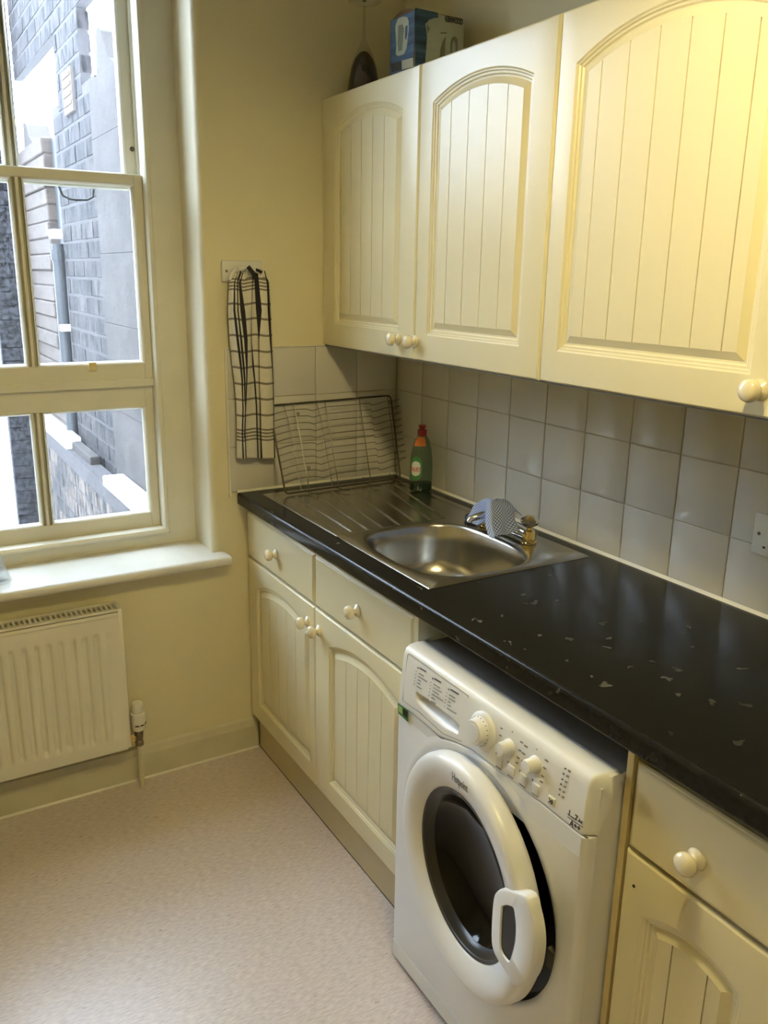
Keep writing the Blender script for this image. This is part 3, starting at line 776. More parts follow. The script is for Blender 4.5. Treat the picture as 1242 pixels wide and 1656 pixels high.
# ------------------------------------------------------------------ tap
tp = thing('mixer_tap', 'chrome and gold two-handled mixer tap behind the sink bowl', 'tap', (-.115, -.78, ZR))
bm = bmesh.new()
for i, (yc, w) in enumerate([(0, 0)]): pass
NBR = 15; ringsl = []
bm = bmesh.new()
pts = [(-.115, -.880 + .205 * i / 14, ZR + .017 + .004 * math.sin(math.pi * i / 14)) for i in range(15)]
tube(bm, pts, [.014 + .006 * math.sin(math.pi * i / 14) for i in range(15)], 16)
for v in bm.verts: v.co.z = max(v.co.z, ZR + .0005)
obj('tap_bridge', bm, M['chrome'], tp, smooth=True)
bm = L([(.021, 0), (.021, .004), (.0175, .006), (.0155, .03), (.0135, .034), (.008, .036), (.006, .048)], (-.117, -.868, ZR + .001), seg=24)
obj('valve_column', bm, M['brass'], tp, smooth=True)
def tap_head(y):
    t = bmesh.new()
    lathe(t, [(0, 0), (.010, 0), (.019, .006), (.024, .014), (.0235, .022), (.017, .027), (0, .028)], (-.117, y, ZR + .044), seg=8)
    hd = obj('tap_handle', t, M['chrome'], tp)
    obj('handle_cap', L([(.011, 0), (.010, .003), (0, .004)], (-.117, y, ZR + .0715), seg=20), M['brass'], hd, smooth=True)
tap_head(-.868); 
bm = L([(.021, 0), (.021, .004), (.0175, .006), (.0155, .03), (.0135, .034), (.008, .036), (.006, .048)], (-.117, -.690, ZR + .001), seg=24)
obj('valve_column', bm, M['brass'], tp, smooth=True)
tap_head(-.690)
bm = bmesh.new(); tube(bm, [(-.115, -.78, ZR + .02), (-.125, -.775, ZR + .045), (-.150, -.765, ZR + .058), (-.185, -.755, ZR + .058), (-.215, -.745, ZR + .048), (-.220, -.744, ZR + .040)], [.013, .012, .0105, .0095, .009, .009], 14)
obj('spout', bm, M['chrome'], tp, smooth=True)
# dish cloth draped over the tap
def spl(P_, t):
    n = len(P_) - 1; i = min(int(t * n), n - 1); f = t * n - i
    p0, p1, p2, p3 = P_[max(i - 1, 0)], P_[i], P_[i + 1], P_[min(i + 2, n)]
    return .5 * ((2 * p1) + (-p0 + p2) * f + (2 * p0 - 5 * p1 + 4 * p2 - p3) * f * f + (-p0 + 3 * p1 - 3 * p2 + p3) * f ** 3)
front = [at(755, 844, 'x', -.150), at(768, 849, 'x', -.165), at(781, 846, 'x', -.165), at(790, 864, 'x', -.235), at(797, 871, 'x', -.240), at(808, 864, 'x', -.215), at(824, 863, 'x', -.165), at(842, 857, 'x', -.120)]
ridge = [at(770, 818, 'x', -.125), at(777, 811, 'x', -.130), at(785, 806, 'x', -.135), at(792, 806, 'x', -.165), at(797, 808, 'x', -.175), at(806, 806, 'x', -.150), at(816, 808, 'x', -.120), at(822, 814, 'x', -.100)]
midf = []
for k_, (a, b) in enumerate(zip(ridge, front)):
    midf.append(a.lerp(b, .5) + Vector((-.012 if k_ in (3, 4) else -.006, 0, .006)))
back = [p + Vector((.055, .004, -.045)) for p in ridge]
bm = bmesh.new(); uvl = bm.loops.layers.uv.new('UVMap'); NU, NV = 48, 30; g = []
for i in range(NU + 1):
    u = i / NU; cols = [spl(back, u), spl(ridge, u), spl(midf, u), spl(front, u)]; row = []
    for j in range(NV + 1):
        v = j / NV; p = spl(cols, v)
        p = p + Vector((.0035 * math.sin(u * 31 + v * 4) * v, .002 * math.sin(v * 17), .0018 * math.sin(u * 23) * v))
        p.z = max(p.z, ZR + .003); row.append(bm.verts.new(p))
    g.append(row)
for i in range(NU):
    for j in range(NV):
        f = bm.faces.new((g[i][j], g[i + 1][j], g[i + 1][j + 1], g[i][j + 1]))
        for lp, (a, b) in zip(f.loops, ((i, j), (i + 1, j), (i + 1, j + 1), (i, j + 1))): lp[uvl].uv = (a / NU, b / NV * .8)
cl = obj('dishcloth', bm, M['jcloth'], None, smooth=True, label='blue and white checked dishcloth draped over the mixer tap', cat='cloth', angle=180)
sol = cl.modifiers.new('thickness', 'SOLIDIFY'); sol.thickness = .0012
pg = thing('sink_plug', 'black rubber sink plug lying left of the tap', 'plug', (-.118, -.625, ZR))
obj('plug_body', L([(0, 0), (.019, 0), (.022, .004), (.0225, .010), (.020, .013), (0, .013)], (-.118, -.622, ZR + .0006), seg=24), M['gasket'], pg, smooth=True)
bm = bmesh.new(); tube(bm, [(-.118 + .006 * math.cos(a / 10 * math.pi), -.622, ZR + .0125 + .006 * math.sin(a / 10 * math.pi)) for a in range(11)], .0014, 6); obj('plug_ring', bm, M['chrome'], pg)

# ------------------------------------------------------------------ washing-up liquid
bt = thing('washing_up_liquid', 'green clear bottle of washing-up liquid with a red cap beside the wire rack', 'bottle', (-.060, -.262, ZT + .003))
bo = Vector((-.060, -.262, ZR + .0008))
UX = (1, -.25, 0)
body = [(0, 0), (.034, 0), (.038, .004), (.038, .03), (.0375, .08), (.036, .11), (.031, .14), (.024, .165), (.016, .178), (.013, .181)]
obj('bottle_body', L(body, bo, (0, 0, 1), seg=36, flat=(1, .62), u=UX), M['greenglass'], bt, smooth=True, label='green translucent bottle')
obj('liquid', L([(0, .002), (.033, .002), (.0365, .005), (.0365, .026), (0, .026)], bo, (0, 0, 1), seg=36, flat=(.97, .6), u=UX), M['liquid'], bt, smooth=True, label='dark green liquid at the bottom')
cap = obj('cap', L([(.015, .180), (.0152, .198), (.0145, .199), (.009, .200), (.0085, .203), (.012, .206), (.0115, .213), (0, .214)], bo, (0, 0, 1), seg=24), M['red'], bt, smooth=True, label='red push-pull cap')
def patch(h0, h1, a0, a1, ex, m, name, shape=None, parent=None, label=None):
    """piece of label wrapped on the bottle between heights and angles"""
    a_, uu = Vector((0, 0, 1)), Vector(UX).normalized(); vv = a_.cross(uu)
    def rad(h):
        for (r0, q0), (r1, q1) in zip(body, body[1:]):
            if q0 <= h <= q1 and q1 > q0: return r0 + (r1 - r0) * (h - q0) / (q1 - q0)
        return .03
    t = bmesh.new(); n, k = 16, 12; g = []
    for i in range(n + 1):
        row = []
        hf = i / n; h = h0 + (h1 - h0) * hf
        w = 1.0 if shape != 'oval' else math.sqrt(max(1 - (2 * hf - 1) ** 4, 0.02))
        for j in range(k + 1):
            a = (a0 + a1) / 2 + (a1 - a0) * (j / k - .5) * w; r = rad(h) + ex
            row.append(t.verts.new(bo + a_ * h + uu * (r * math.cos(a)) + vv * (r * .62 * math.sin(a) + math.copysign(ex, math.sin(a)))))
        g.append(row)
    for i in range(n):
        for j in range(k): t.faces.new((g[i][j], g[i + 1][j], g[i + 1][j + 1], g[i][j + 1]))
    return obj(name, t, m, parent or bt, smooth=True, label=label)
A0 = math.radians(-118)
patch(.148, .176, A0 - .75, A0 + .75, .0006, M['orange'], 'neck_label', label='orange neck label')
lb = patch(.038, .116, A0 - .80, A0 + .35, .0006, M['green'], 'front_label', 'oval', label='green and white front label')
patch(.052, .100, A0 - .70, A0 + .20, .0012, M['labelwhite'], 'label_panel', 'oval', lb)
fdir = Vector((-.50, -.86, 0)).normalized()
fp = bo + Vector((0, 0, .078)) + fdir * .0345
aL, aR = A0 - .72, A0 + .20
def bpt(a, h, r): a_, uu = Vector((0, 0, 1)), Vector(UX).normalized(); vv = a_.cross(uu); return bo + a_ * h + uu * (r * math.cos(a)) + vv * (r * .62 * math.sin(a) - .002)
qa, qb = bpt(aL, .066, .0405), bpt(aR, .066, .0405)
text('FAIRY', .021, qa, qb - qa, (0, 0, 1), M['redprint'], lb, extrude=.0012, bold=True, width=(qb - qa).length)

# ------------------------------------------------------------------ wire dish rack
rk = thing('dish_rack', 'wire dish rack standing on edge, leaning on the tiles beside the tea towel', 'rack', (-.25, -.09, ZR))
TLp, TRp = Vector((-.478, -.014, 1.190)), Vector((-.030, -.014, 1.197))
BLp, BRp = Vector((-.476, -.125, ZR + .005)), Vector((-.040, -.105, ZR + .005))
# photo: bottom left foot and bottom right
def rp(X, b, out=0.0):
    """X 0..1 along, b 0..1 down the rack plane, out = toward the room"""
    t = TLp.lerp(TRp, X).lerp(BLp.lerp(BRp, X), b)
    return t + Vector((0, -1, .35)).normalized() * out
fr = bmesh.new()
c = []
def corner(X0, b0, X1, b1, X2, b2, n=5):
    for i in range(n + 1):
        t = i / n; X = (1 - t) ** 2 * X0 + 2 * t * (1 - t) * X1 + t * t * X2; b_ = (1 - t) ** 2 * b0 + 2 * t * (1 - t) * b1 + t * t * b2; c.append(rp(X, b_))
corner(0, .06, 0, 0, .03, 0); corner(.97, 0, 1, 0, 1, .06); corner(1, .94, 1, 1, .97, 1); corner(.03, 1, 0, 1, 0, .94)
tube(fr, c, .0030, 8, closed=True)
obj('rim_wire', fr, M['wiredark'], rk, smooth=True)
wv = [(0, .124), (.06, .105), (.13, .090), (.20, .087), (.262, .099), (.305, .124), (.36, .108), (.427, .089), (.60, .089), (.805, .088), (.812, .112), (.857, .108), (.94, .083), (1.0, .084)]
sp = .0775
for i in range(11):
    w = bmesh.new(); pts = [rp(X, b_ + i * sp - .015, .006 + (.012 if .25 < X < .38 else 0)) for X, b_ in wv]
    if i < 10: pts += [rp(1.035, .086 + i * sp - .015, .030), rp(.99, .110 + i * sp - .015, .004)]
    pts = [p if p.x < -.012 else Vector((-.012, p.y, p.z)) for p in pts]
    for p in pts: p.y = min(p.y, -.0105)
    tube(w, pts, .00115, 6); obj('cross_wire', w, M['wiredark'], rk, smooth=True)
for X, o_ in ((.185, .009), (.43, .009), (.715, .009), (.965, .006)):
    w = bmesh.new(); pts = [rp(X - .075, 0, 0), rp(X - .005, .004, .004), rp(X, .02, o_)] + [rp(X + .0 * k, .02 + .93 * k / 6, o_) for k in range(1, 7)] + [rp(X, 1.0, .004)]
    tube(w, pts, .0016, 6); obj('support_wire', w, M['wire'], rk, smooth=True)
for X in (.11, .37):
    w = bmesh.new(); tube(w, [rp(X, 0, 0), rp(X + .02, .2, -.004), rp(X + .02, .6, -.004), rp(X + .02, 1, 0)], .0013, 6); obj('support_wire', w, M['wire'], rk, smooth=True)
for X, b_ in ((.195, .13), (.205, .75), (.965, .09), (.965, .70)):
    w = bmesh.new(); cc = rp(X, b_, .014); tube(w, [cc + Vector((.0045 * math.cos(a), 0, .0045 * math.sin(a))) for a in [k * math.pi / 5 for k in range(10)]], .0012, 6, closed=True)
    obj('wire_loop', w, M['wiredark'], rk, smooth=True)
# feet folding out over the drainer
for X in (.16, .40, .66, .90):
    w = bmesh.new(); p = rp(X, 1, 0)
    tube(w, [rp(X, .93, .004), p + Vector((0, -.006, .001)), p + Vector((.015, -.055, .0005)), p + Vector((.03, -.058, .0005))], .0014, 6); obj('foot_wire', w, M['wiredark'], rk, smooth=True)

# ------------------------------------------------------------------ hook plate and tea towel
hk = thing('hook_plate', 'small white plate with screws on the wall behind the tea towel', 'hook', (-.55, -.001, 1.59))
obj('plate', B(-.617, -.487, -.010, -.0005, 1.566, 1.628, bev=.004), M['plastic'], hk, smooth=True)
obj('screw', L([(0, .0008), (.0038, .0008), (.0042, 0)], (-.603, -.010, 1.597), (0, -1, 0), seg=14), M['olddbrass'], hk)
bm = bmesh.new(); tube(bm, [(-.545, -.010, 1.585), (-.545, -.025, 1.583), (-.545, -.031, 1.592), (-.545, -.030, 1.603)], .004, 8); obj('hook', bm, M['plastic'], hk, smooth=True)
tw_rows = {   # photo columns (pixels in a x8.72 crop) at several heights
    456: [180, 215, 250, 268, 285, 300, 315, 340, 420, 500, 512, 538, 600, 680, 702, 732, 736],
    502: [166, 205, 242, 268, 290, 315, 335, 400, 440, 488, 494, 560, 640, 715, 722, 752, 765],
    548: [186, 235, 285, 312, 335, 365, 385, 436, 460, 482, 494, 598, 605, 700, 745, 770, 780],
    593: [226, 285, 335, 360, 375, 395, 412, 440, 470, 500, 532, 602, 610, 700, 776, 790, 796],
    614: [254, 300, 352, 378, 390, 405, 415, 436, 480, 522, 550, 602, 612, 710, 788, 798, 803],
    660: [284, 330, 368, 390, 396, 402, 406, 412, 480, 552, 574, 612, 628, 710, 796, 804, 808],
    700: [290, 325, 360, 382, 386, 390, 392, 402, 480, 560, 580, 622, 636, 720, 800, 808, 812],
    738: [284, 330, 372, 386, 392, 398, 404, 420, 500, 572, 594, 628, 650, 740, 808, 822, 828]}
tw_mat = [0, 0, 2, 0, 2, 0, 2, 0, 0, 2, 0, 2, 0, 0, 2, 0]
dep = [.012, .020, .030, .033, .034, .034, .033, .030, .022, .016, .012, .020, .030, .034, .030, .018, .010]
hy = sorted(tw_rows)
def tw_at(py):
    if py <= hy[0]:
        t = (hy[0] - py) / 16; a = tw_rows[hy[0]]; c0 = [250 + (x - 180) * .80 for x in a]; return [x + (y - x) * min(t, 1) for x, y in zip(a, c0)]
    for a, b in zip(hy, hy[1:]):
        if a <= py <= b:
            t = (py - a) / (b - a); return [x + (y - x) * t for x, y in zip(tw_rows[a], tw_rows[b])]
    return tw_rows[hy[-1]]
stripes = [(449, 453), (455.5, 458.5), (461, 464), (466.5, 469.5)] + [(y - 1.8, y + 1.8) for y in (491, 515.5, 542, 568, 593.5, 619.6, 645, 670.6)] + [(692.5, 695.5), (698, 701), (703.5, 706.5), (709, 712)]
cuts = sorted(set([438, 441, 444, 447] + [a for s_ in stripes for a in s_] + list(range(472, 740, 6)) + [738, 741]))
cuts = [c_ for i, c_ in enumerate(cuts) if i == 0 or c_ - cuts[i - 1] > .9 or any(c_ in s_ for s_ in stripes)]
bm = bmesh.new(); G = []
for py in cuts:
    cols = tw_at(py); row = []; tpin = max(0, min(1, (py - 438) / 40))
    SUB = 2
    for i in range(len(cols)):
        for s_ in range(SUB if i < len(cols) - 1 else 1):
            f = s_ / SUB; X = cols[i] + ((cols[min(i + 1, len(cols) - 1)] - cols[i]) * f)
            dd_ = dep[i] + (dep[min(i + 1, len(dep) - 1)] - dep[i]) * f
            d_ = .014 + dd_ * (.45 + .55 * tpin) + .0025 * math.sin(i * 2.1 + py * .03)
            if py < 452: d_ += .004 * math.sin(i * 1.7 + 1)
            yoff = (4 * math.sin(X * .02) + (3 if X < 400 else 0)) * (1 if py < 730 else .3) * 0.5
            if py < 450: yoff += 3.0 * math.sin(i * 1.3)
            row.append(bm.verts.new(at(350 + X * .1147, py + yoff * .6, 'y', -d_)))
    G.append(row)
for j in range(len(G) - 1):
    mid_ = (cuts[j] + cuts[j + 1]) / 2; hs = any(a <= mid_ <= b for a, b in stripes)
    for i in range(len(G[0]) - 1):
        f = bm.faces.new((G[j][i], G[j][i + 1], G[j + 1][i + 1], G[j + 1][i]))
        m_ = tw_mat[i // SUB]; f.material_index = 2 if m_ == 2 else (1 if hs else 0)
tw = obj('tea_towel', bm, [M['cloth'], M['clothgrey'], M['clothblack']], None, smooth=True, label='white tea towel with black and taupe checked stripes hanging on the wall', cat='towel', angle=180)
so = tw.modifiers.new('thickness', 'SOLIDIFY'); so.thickness = .0015; so.offset = 1
# gathered loop of cloth at the top
kn = bmesh.new()
for px0, py0, px1, py1, r_ in ((378, 438, 386, 436, .006), (386, 436, 400, 433, .007), (400, 433, 404, 431, .006), (404, 436, 418, 441, .006), (418, 441, 424, 436, .005), (372, 452, 379, 437, .006)):
    a, b = at(px0, py0, 'y', -.040), at(px1, py1, 'y', -.043); tube(kn, [a, a.lerp(b, .5) + Vector((0, -.004, .003)), b], [r_ * .7, r_, r_ * .6], 8)
for v in kn.verts: v.co -= org(tw)
obj('gathered_hem', kn, M['cloth'], tw, smooth=True)
kn = bmesh.new()
a, b, c2 = at(401, 431, 'y', -.050), at(408, 440, 'y', -.052), at(412, 452, 'y', -.048)
tube(kn, [a, b, c2], [.006, .0065, .004], 8); a, b = at(414, 436, 'y', -.050), at(423, 440, 'y', -.046); tube(kn, [a, b], [.004, .005], 8)
obj('gathered_stripe', kn, M['clothblack'], tw, smooth=True)

# ------------------------------------------------------------------ socket at the right edge
so_ = thing('wall_socket', 'white double socket plate on the tiles at the right edge of the picture', 'socket', (-.003, -1.51, 1.09))
obj('plate', B(-.0125, -.0008, -1.585, -1.440, 1.050, 1.136, bev=.003), M['plastic'], so_, smooth=True)
obj('screw', L([(0, .001), (.0032, .001), (.0036, 0)], (-.0126, -1.455, 1.094), (-1, 0, 0), seg=12), M['slot'], so_)
for y in (-1.480, -1.545):
    obj('rocker', B(-.0165, -.012, y - .007, y + .007, 1.105, 1.125, bev=.001), M['plastic'], so_)
    bm = bmesh.new(); box(bm, -.0128, -.0120, y - .002, y + .002, 1.082, 1.090); box(bm, -.0128, -.0120, y - .013, y - .007, 1.066, 1.070); box(bm, -.0128, -.0120, y + .007, y + .013, 1.066, 1.070)
    obj('pin_slots', bm, M['black'], so_)

# ================================================================== RADIATOR
rd = thing('radiator', 'white panel radiator with vertical flutes under the window sill', 'radiator', (-1.5, -.06, .15))
rx0, rx1, rz0, rz1, ry = -1.98, -1.004, .168, .606, -.088
bm = bmesh.new(); P_ = .0333; nz = [rz0, rz0 + .030, rz0 + .036, rz0 + .044, rz0 + .052, rz1 - .064, rz1 - .054, rz1 - .046, rz1 - .040, rz1 - .008, rz1]
def gz(z): return sm(rz0 + .032, rz0 + .054, z) * (1 - sm(rz1 - .060, rz1 - .042, z))
start = rx1 - .036
xs = [rx1, rx1 - .01]
k = 0
while start - k * P_ > rx0 + .03:
    for f in (0, .10, .18, .26, .34, .66, .74, .82, .90): xs.append(start - (k + f) * P_)
    k += 1
xs += [start - k * P_, rx0]
def gx(x):
    f = ((start - x) / P_)
    if f < 0 or f > k: return 0
    f = f % 1; return sm(.14, .30, f) * (1 - sm(.70, .86, f))
G = []
for x in xs: G.append([bm.verts.new((x, ry + .0105 * (1 - gx(x)) * gz(z) * (1 if 0 <= (start - x) / P_ <= k else 0) , z)) for z in nz])
for a, b in zip(G, G[1:]):
    for i in range(len(nz) - 1): bm.faces.new((a[i], a[i + 1], b[i + 1], b[i]))
obj('fluted_panel', bm, M['radiator'], rd, smooth=True, angle=70)
bm = bmesh.new(); box(bm, rx0, rx1, ry + .010, ry + .014, rz0, rz1); box(bm, rx0, rx1, ry, ry + .014, rz0 - .006, rz0 + .001); box(bm, rx0, rx1, ry, ry + .012, rz1, rz1 + .012, bev=.002)
box(bm, rx0, rx1, -.034, -.022, rz0 + .01, rz1 + .006); obj('back_panel', bm, M['radiator'], rd)
bm = bmesh.new(); box(bm, rx1 - .002, rx1 + .010, ry - .001, -.020, rz0, rz1 + .024, bev=.003); obj('side_cover', bm, M['radiator'], rd, smooth=True)
bm = bmesh.new(); zt2 = rz1 + .018
box(bm, rx0, rx1, ry, ry + .012, zt2 - .002, zt2 + .004); box(bm, rx0, rx1, -.034, -.020, zt2 - .002, zt2 + .004)
x = rx1 - .010
obj('top_grille_rails', bm, M['radiator'], rd)
bm = bmesh.new()
while x > rx0: box(bm, x - .006, x, ry + .010, -.032, zt2 - .002, zt2 + .003); x -= .0142
obj('top_grille', bm, M['radiator'], rd, kind='stuff')
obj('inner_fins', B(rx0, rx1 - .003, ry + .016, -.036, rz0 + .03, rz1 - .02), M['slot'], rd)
obj('vent_plug', L([(0, 0), (.006, 0), (.006, .008), (0, .008)], (rx1 + .009, -.055, rz1 - .01), (1, 0, 0), seg=12), M['radiator'], rd)
vx, vy = -.962, -.058
bm = bmesh.new(); tube(bm, [(vx, vy, .0005), (vx, vy, .15)], .0078, 14); obj('pipe', bm, M['skirt'], rd, smooth=True)
vb = obj('valve_body', L([(.008, .150), (.013, .150), (.013, .163), (.010, .166), (.012, .175), (.014, .195), (.0165, .207), (0, .207)], (vx, vy, 0), seg=16), M['olddbrass'], rd, smooth=True)
bm = bmesh.new(); tube(bm, [(vx - .008, vy, .180), (rx1 + .006, vy, .180)], .007, 10); lathe(bm, [(0, 0), (.012, 0), (.012, .013), (0, .013)], (rx1 + .011, vy, .180), (1, 0, 0), seg=6); obj('union_nut', bm, M['brass'], vb)
vh = obj('valve_head', L([(0, .205), (.0185, .205), (.0215, .212), (.0225, .245), (.0220, .262), (.0185, .265), (.0180, .290), (.0165, .297), (0, .298)], (vx, vy, 0), seg=28), M['radiator'], rd, smooth=True)
for a in (-1.95, -1.25, -.5):
    bm = B(-.006, .006, -.0004, .0010, -.0018, .0018); bmesh.ops.rotate(bm, verts=bm.verts, cent=(0, 0, 0), matrix=Matrix.Rotation(a + math.pi / 2, 3, 'Z'))
    bmesh.ops.translate(bm, verts=bm.verts, vec=(vx + .0228 * math.cos(a), vy + .0228 * math.sin(a), .226)); obj('valve_slot', bm, M['black'], vh)
for i in range(14):
    a = i * math.tau / 14; bm = B(-.0015, .0015, -.0008, .0008, .268, .288); bmesh.ops.rotate(bm, verts=bm.verts, cent=(0, 0, 0), matrix=Matrix.Rotation(a + math.pi / 2, 3, 'Z'))
    bmesh.ops.translate(bm, verts=bm.verts, vec=(vx + .0180 * math.cos(a), vy + .0180 * math.sin(a), 0)); obj('grip_rib', bm, M['radiator'], vh)

# ------------------------------------------------------------------ diffuser bottle on the sill
df = thing('reed_diffuser', 'clear glass flask with brown reeds on the window sill', 'diffuser', (-1.303, .035, .728))
dz = .7285; dx, dy = -1.312, .030
obj('flask', L([(0, 0), (.038, 0), (.041, .004), (.040, .012), (.030, .045), (.020, .078), (.0165, .095), (.0165, .125), (.019, .130), (.0155, .131), (.0150, .095), (.028, .045), (.037, .010), (0, .008)], (dx, dy, dz), seg=32), M['clear'], df, smooth=True)
for a in (.25, -.1, .5, -.45):
    bm = bmesh.new(); tube(bm, [(dx - a * .02, dy, dz + .010), (dx + a * .075 * .2, dy + .003, dz + .13), (dx + a * .06, dy + .01, dz + .23)], .0016, 6); obj('reed', bm, M['reed'], df)

# ================================================================== things on the wall cabinet
vs2 = thing('upturned_glass', 'tall upturned stemmed glass with dark red bowl on the wall cabinet', 'glass', (-.205, -.12, 2.09))
gx_, gy_, gz_ = -.205, -.120, 2.0905
k = 0.0
obj('bowl', L([(.052, 0), (.046, .04), (.037, .085), (.026, .115), (.012, .140), (.006, .155), (.0045, .175), (.004, .20), (.0055, .212), (.004, .222), (.0038, .238), (.009, .243), (.028, .247), (.046, .250), (.047, .253), (.046, .255), (0, .254)], (gx_, gy_, gz_), seg=36), M['clear'], vs2, smooth=True, label='clear stem and foot')
obj('inner_colour', L([(.0505, .0005), (.0445, .04), (.0355, .082), (.027, .103), (.016, .118), (.008, .123), (0, .1245)], (gx_, gy_, gz_), seg=36), M['darkred'], vs2, smooth=True, label='dark red bowl')
obj('foot_dimple', L([(.006, 0), (.005, .002), (0, .0025)], (gx_, gy_, gz_ + .2525), seg=14), M['slot'], vs2)
# kettle box
XK = -.200
tl, tm_ = at(632, 27, 'x', XK), at(671, 13, 'x', XK)
ky0, ky1, kz = tl.y, tm_.y, tm_.z
tr_ = at(751, 28, 'y', ky1); kx1 = tr_.x
kb = thing('kettle_box', 'blue and white cardboard kettle box on the wall cabinet', 'box', ((XK + kx1) / 2, (ky0 + ky1) / 2, 2.09))
kz0 = 2.0905
kx1 = min(kx1, -.012)
bm = B(XK, kx1, ky1, ky0, kz0, kz - .004); obj('carton', bm, M['cardwhite'], kb)
e = .0006
obj('side_print', B(XK - e, XK + .001, ky1, ky0, kz0 + .001, kz - .004), M['blueprint'], kb)
tq = at(709, 18, 'y', ky1)
def kf(px, py, off=0.0): return at(px, py, 'y', ky1 - e - off)
def ks(px, py, off=0.0): return at(px, py, 'x', XK - e - off)
def decal(name, pts, m, vec, parent=kb): t = bmesh.new(); prism(t, pts, vec); return obj(name, t, m, parent)
Z8 = lambda X, Y: (620 + X * .1127, Y * .1127)
# front (facing the camera): blue left part
px = [Z8(455, 110), Z8(780, 180), Z8(790, 250), Z8(640, 320), Z8(600, 900), Z8(455, 960)]
lowz = lambda p: Vector((p.x, p.y, max(p.z, kz0 + .001)))
decal('front_print', [lowz(kf(*p)) for p in px], M['blueprint'], (0, .0005, 0))
kt = [Z8(600, 340), Z8(640, 310), Z8(650, 285), Z8(740, 255), Z8(900, 270), Z8(905, 300), Z8(1020, 470), Z8(1070, 540), Z8(1070, 700), Z8(1040, 900), Z8(625, 900), Z8(630, 560), Z8(620, 450)]
decal('kettle_picture', [lowz(kf(*p, .0006)) for p in kt], M['kettleprint'], (0, .0005, 0))
decal('kettle_handle', [lowz(kf(*p, .0012)) for p in [Z8(970, 600), Z8(990, 540), Z8(1030, 520), Z8(1065, 560), Z8(1065, 740), Z8(1035, 780), Z8(1040, 600), Z8(1015, 560), Z8(990, 620), Z8(985, 760), Z8(960, 760)]], M['kettleshade'], (0, .0005, 0))
decal('kettle_window', [lowz(kf(*p, .0012)) for p in [Z8(880, 540), Z8(900, 535), Z8(885, 640), Z8(885, 800), Z8(810, 820), Z8(820, 700), Z8(850, 600)]], M['kettleshade'], (0, .0005, 0))
decal('kettle_mark', [lowz(kf(*p, .0012)) for p in [Z8(820, 465), Z8(910, 465), Z8(910, 480), Z8(825, 482)]], M['greyprint'], (0, .0005, 0))
decal('kettle_spout', [lowz(kf(*p, .0012)) for p in [Z8(630, 330), Z8(640, 380), Z8(670, 400), Z8(640, 480), Z8(625, 400)]], M['kettleshade'], (0, .0005, 0))
t0, t1 = kf(*Z8(885, 305), .001), kf(*Z8(1135, 358), .001)
text('KENWOOD', .020, t0, t1 - t0, (0, 0, 1), M['black'], kb, bold=True, width=(t1 - t0).length)
sk_ = [Z8(180, 340), Z8(215, 265), Z8(280, 238), Z8(340, 245), Z8(362, 300), Z8(362, 420), Z8(345, 590), Z8(330, 700), Z8(290, 780), Z8(210, 805), Z8(178, 780), Z8(185, 640), Z8(170, 400)]
decal('kettle_side_picture', [ks(*p, .0004) for p in sk_], M['kettleprint'], (.0005, 0, 0))
decal('kettle_side_handle', [ks(*p, .001) for p in [Z8(312, 400), Z8(330, 360), Z8(345, 370), Z8(342, 480), Z8(325, 570), Z8(310, 560)]], M['blueprint'], (.0005, 0, 0))
decal('kettle_side_body', [ks(*p, .001) for p in [Z8(215, 370), Z8(270, 350), Z8(290, 420), Z8(275, 600), Z8(265, 720), Z8(215, 740), Z8(205, 600)]], M['kettleshade'], (.0005, 0, 0))
decal('barcode_panel', [lowz(ks(*p, .0004)) for p in [Z8(262, 870), Z8(425, 825), Z8(430, 960), Z8(265, 1000)]], M['cardwhite'], (.0005, 0, 0))
decal('name_panel', [lowz(ks(*p, .0004)) for p in [Z8(112, 915), Z8(260, 875), Z8(262, 1000), Z8(115, 1040)]], M['black'], (.0005, 0, 0))
# arched lid flap
bm = bmesh.new(); pts = []
for i in range(9):
    t = i / 8; pts.append((XK + .002, ky0 + (ky1 - ky0) * t, kz - .004 + .014 * math.sin(math.pi * t) ** .8))
prism(bm, pts, (kx1 - XK - .004, 0, 0)); obj('lid_flap', bm, M['card'], kb)

# ================================================================== WASHING MACHINE
WY0, WY1, WZ, WXF = -1.056, -1.6485, .822, -.632
wm = thing('washing_machine', 'white front-loading washing machine with its round door ajar, under the worktop', 'washing machine', (-.35, -1.352, 0))
DC_Y, DC_Z = -1.356, .452
def fy(y): return y
def fascia_x(z): 
    t = (z - .690) / (WZ - .690); return WXF - .002 + .012 * max(t, 0) ** 1.3
seam_pts = [(641, 1138), (665, 1153), (690, 1174), (712, 1193), (735, 1200), (760, 1212), (790, 1235), (820, 1258), (860, 1288), (900, 1320), (952, 1362)]
SP = [at(a, b, 'x', WXF - .002) for a, b in seam_pts]; SP[0].y = WY0; SP[-1].y = min(SP[-1].y, WY1 + .012)
def seam_z(y):
    if y >= SP[0].y: return SP[0].z
    for a, b in zip(SP, SP[1:]):
        if b.y <= y <= a.y: return a.z + (b.z - a.z) * (a.y - y) / max(a.y - b.y, 1e-6)
    return SP[-1].z
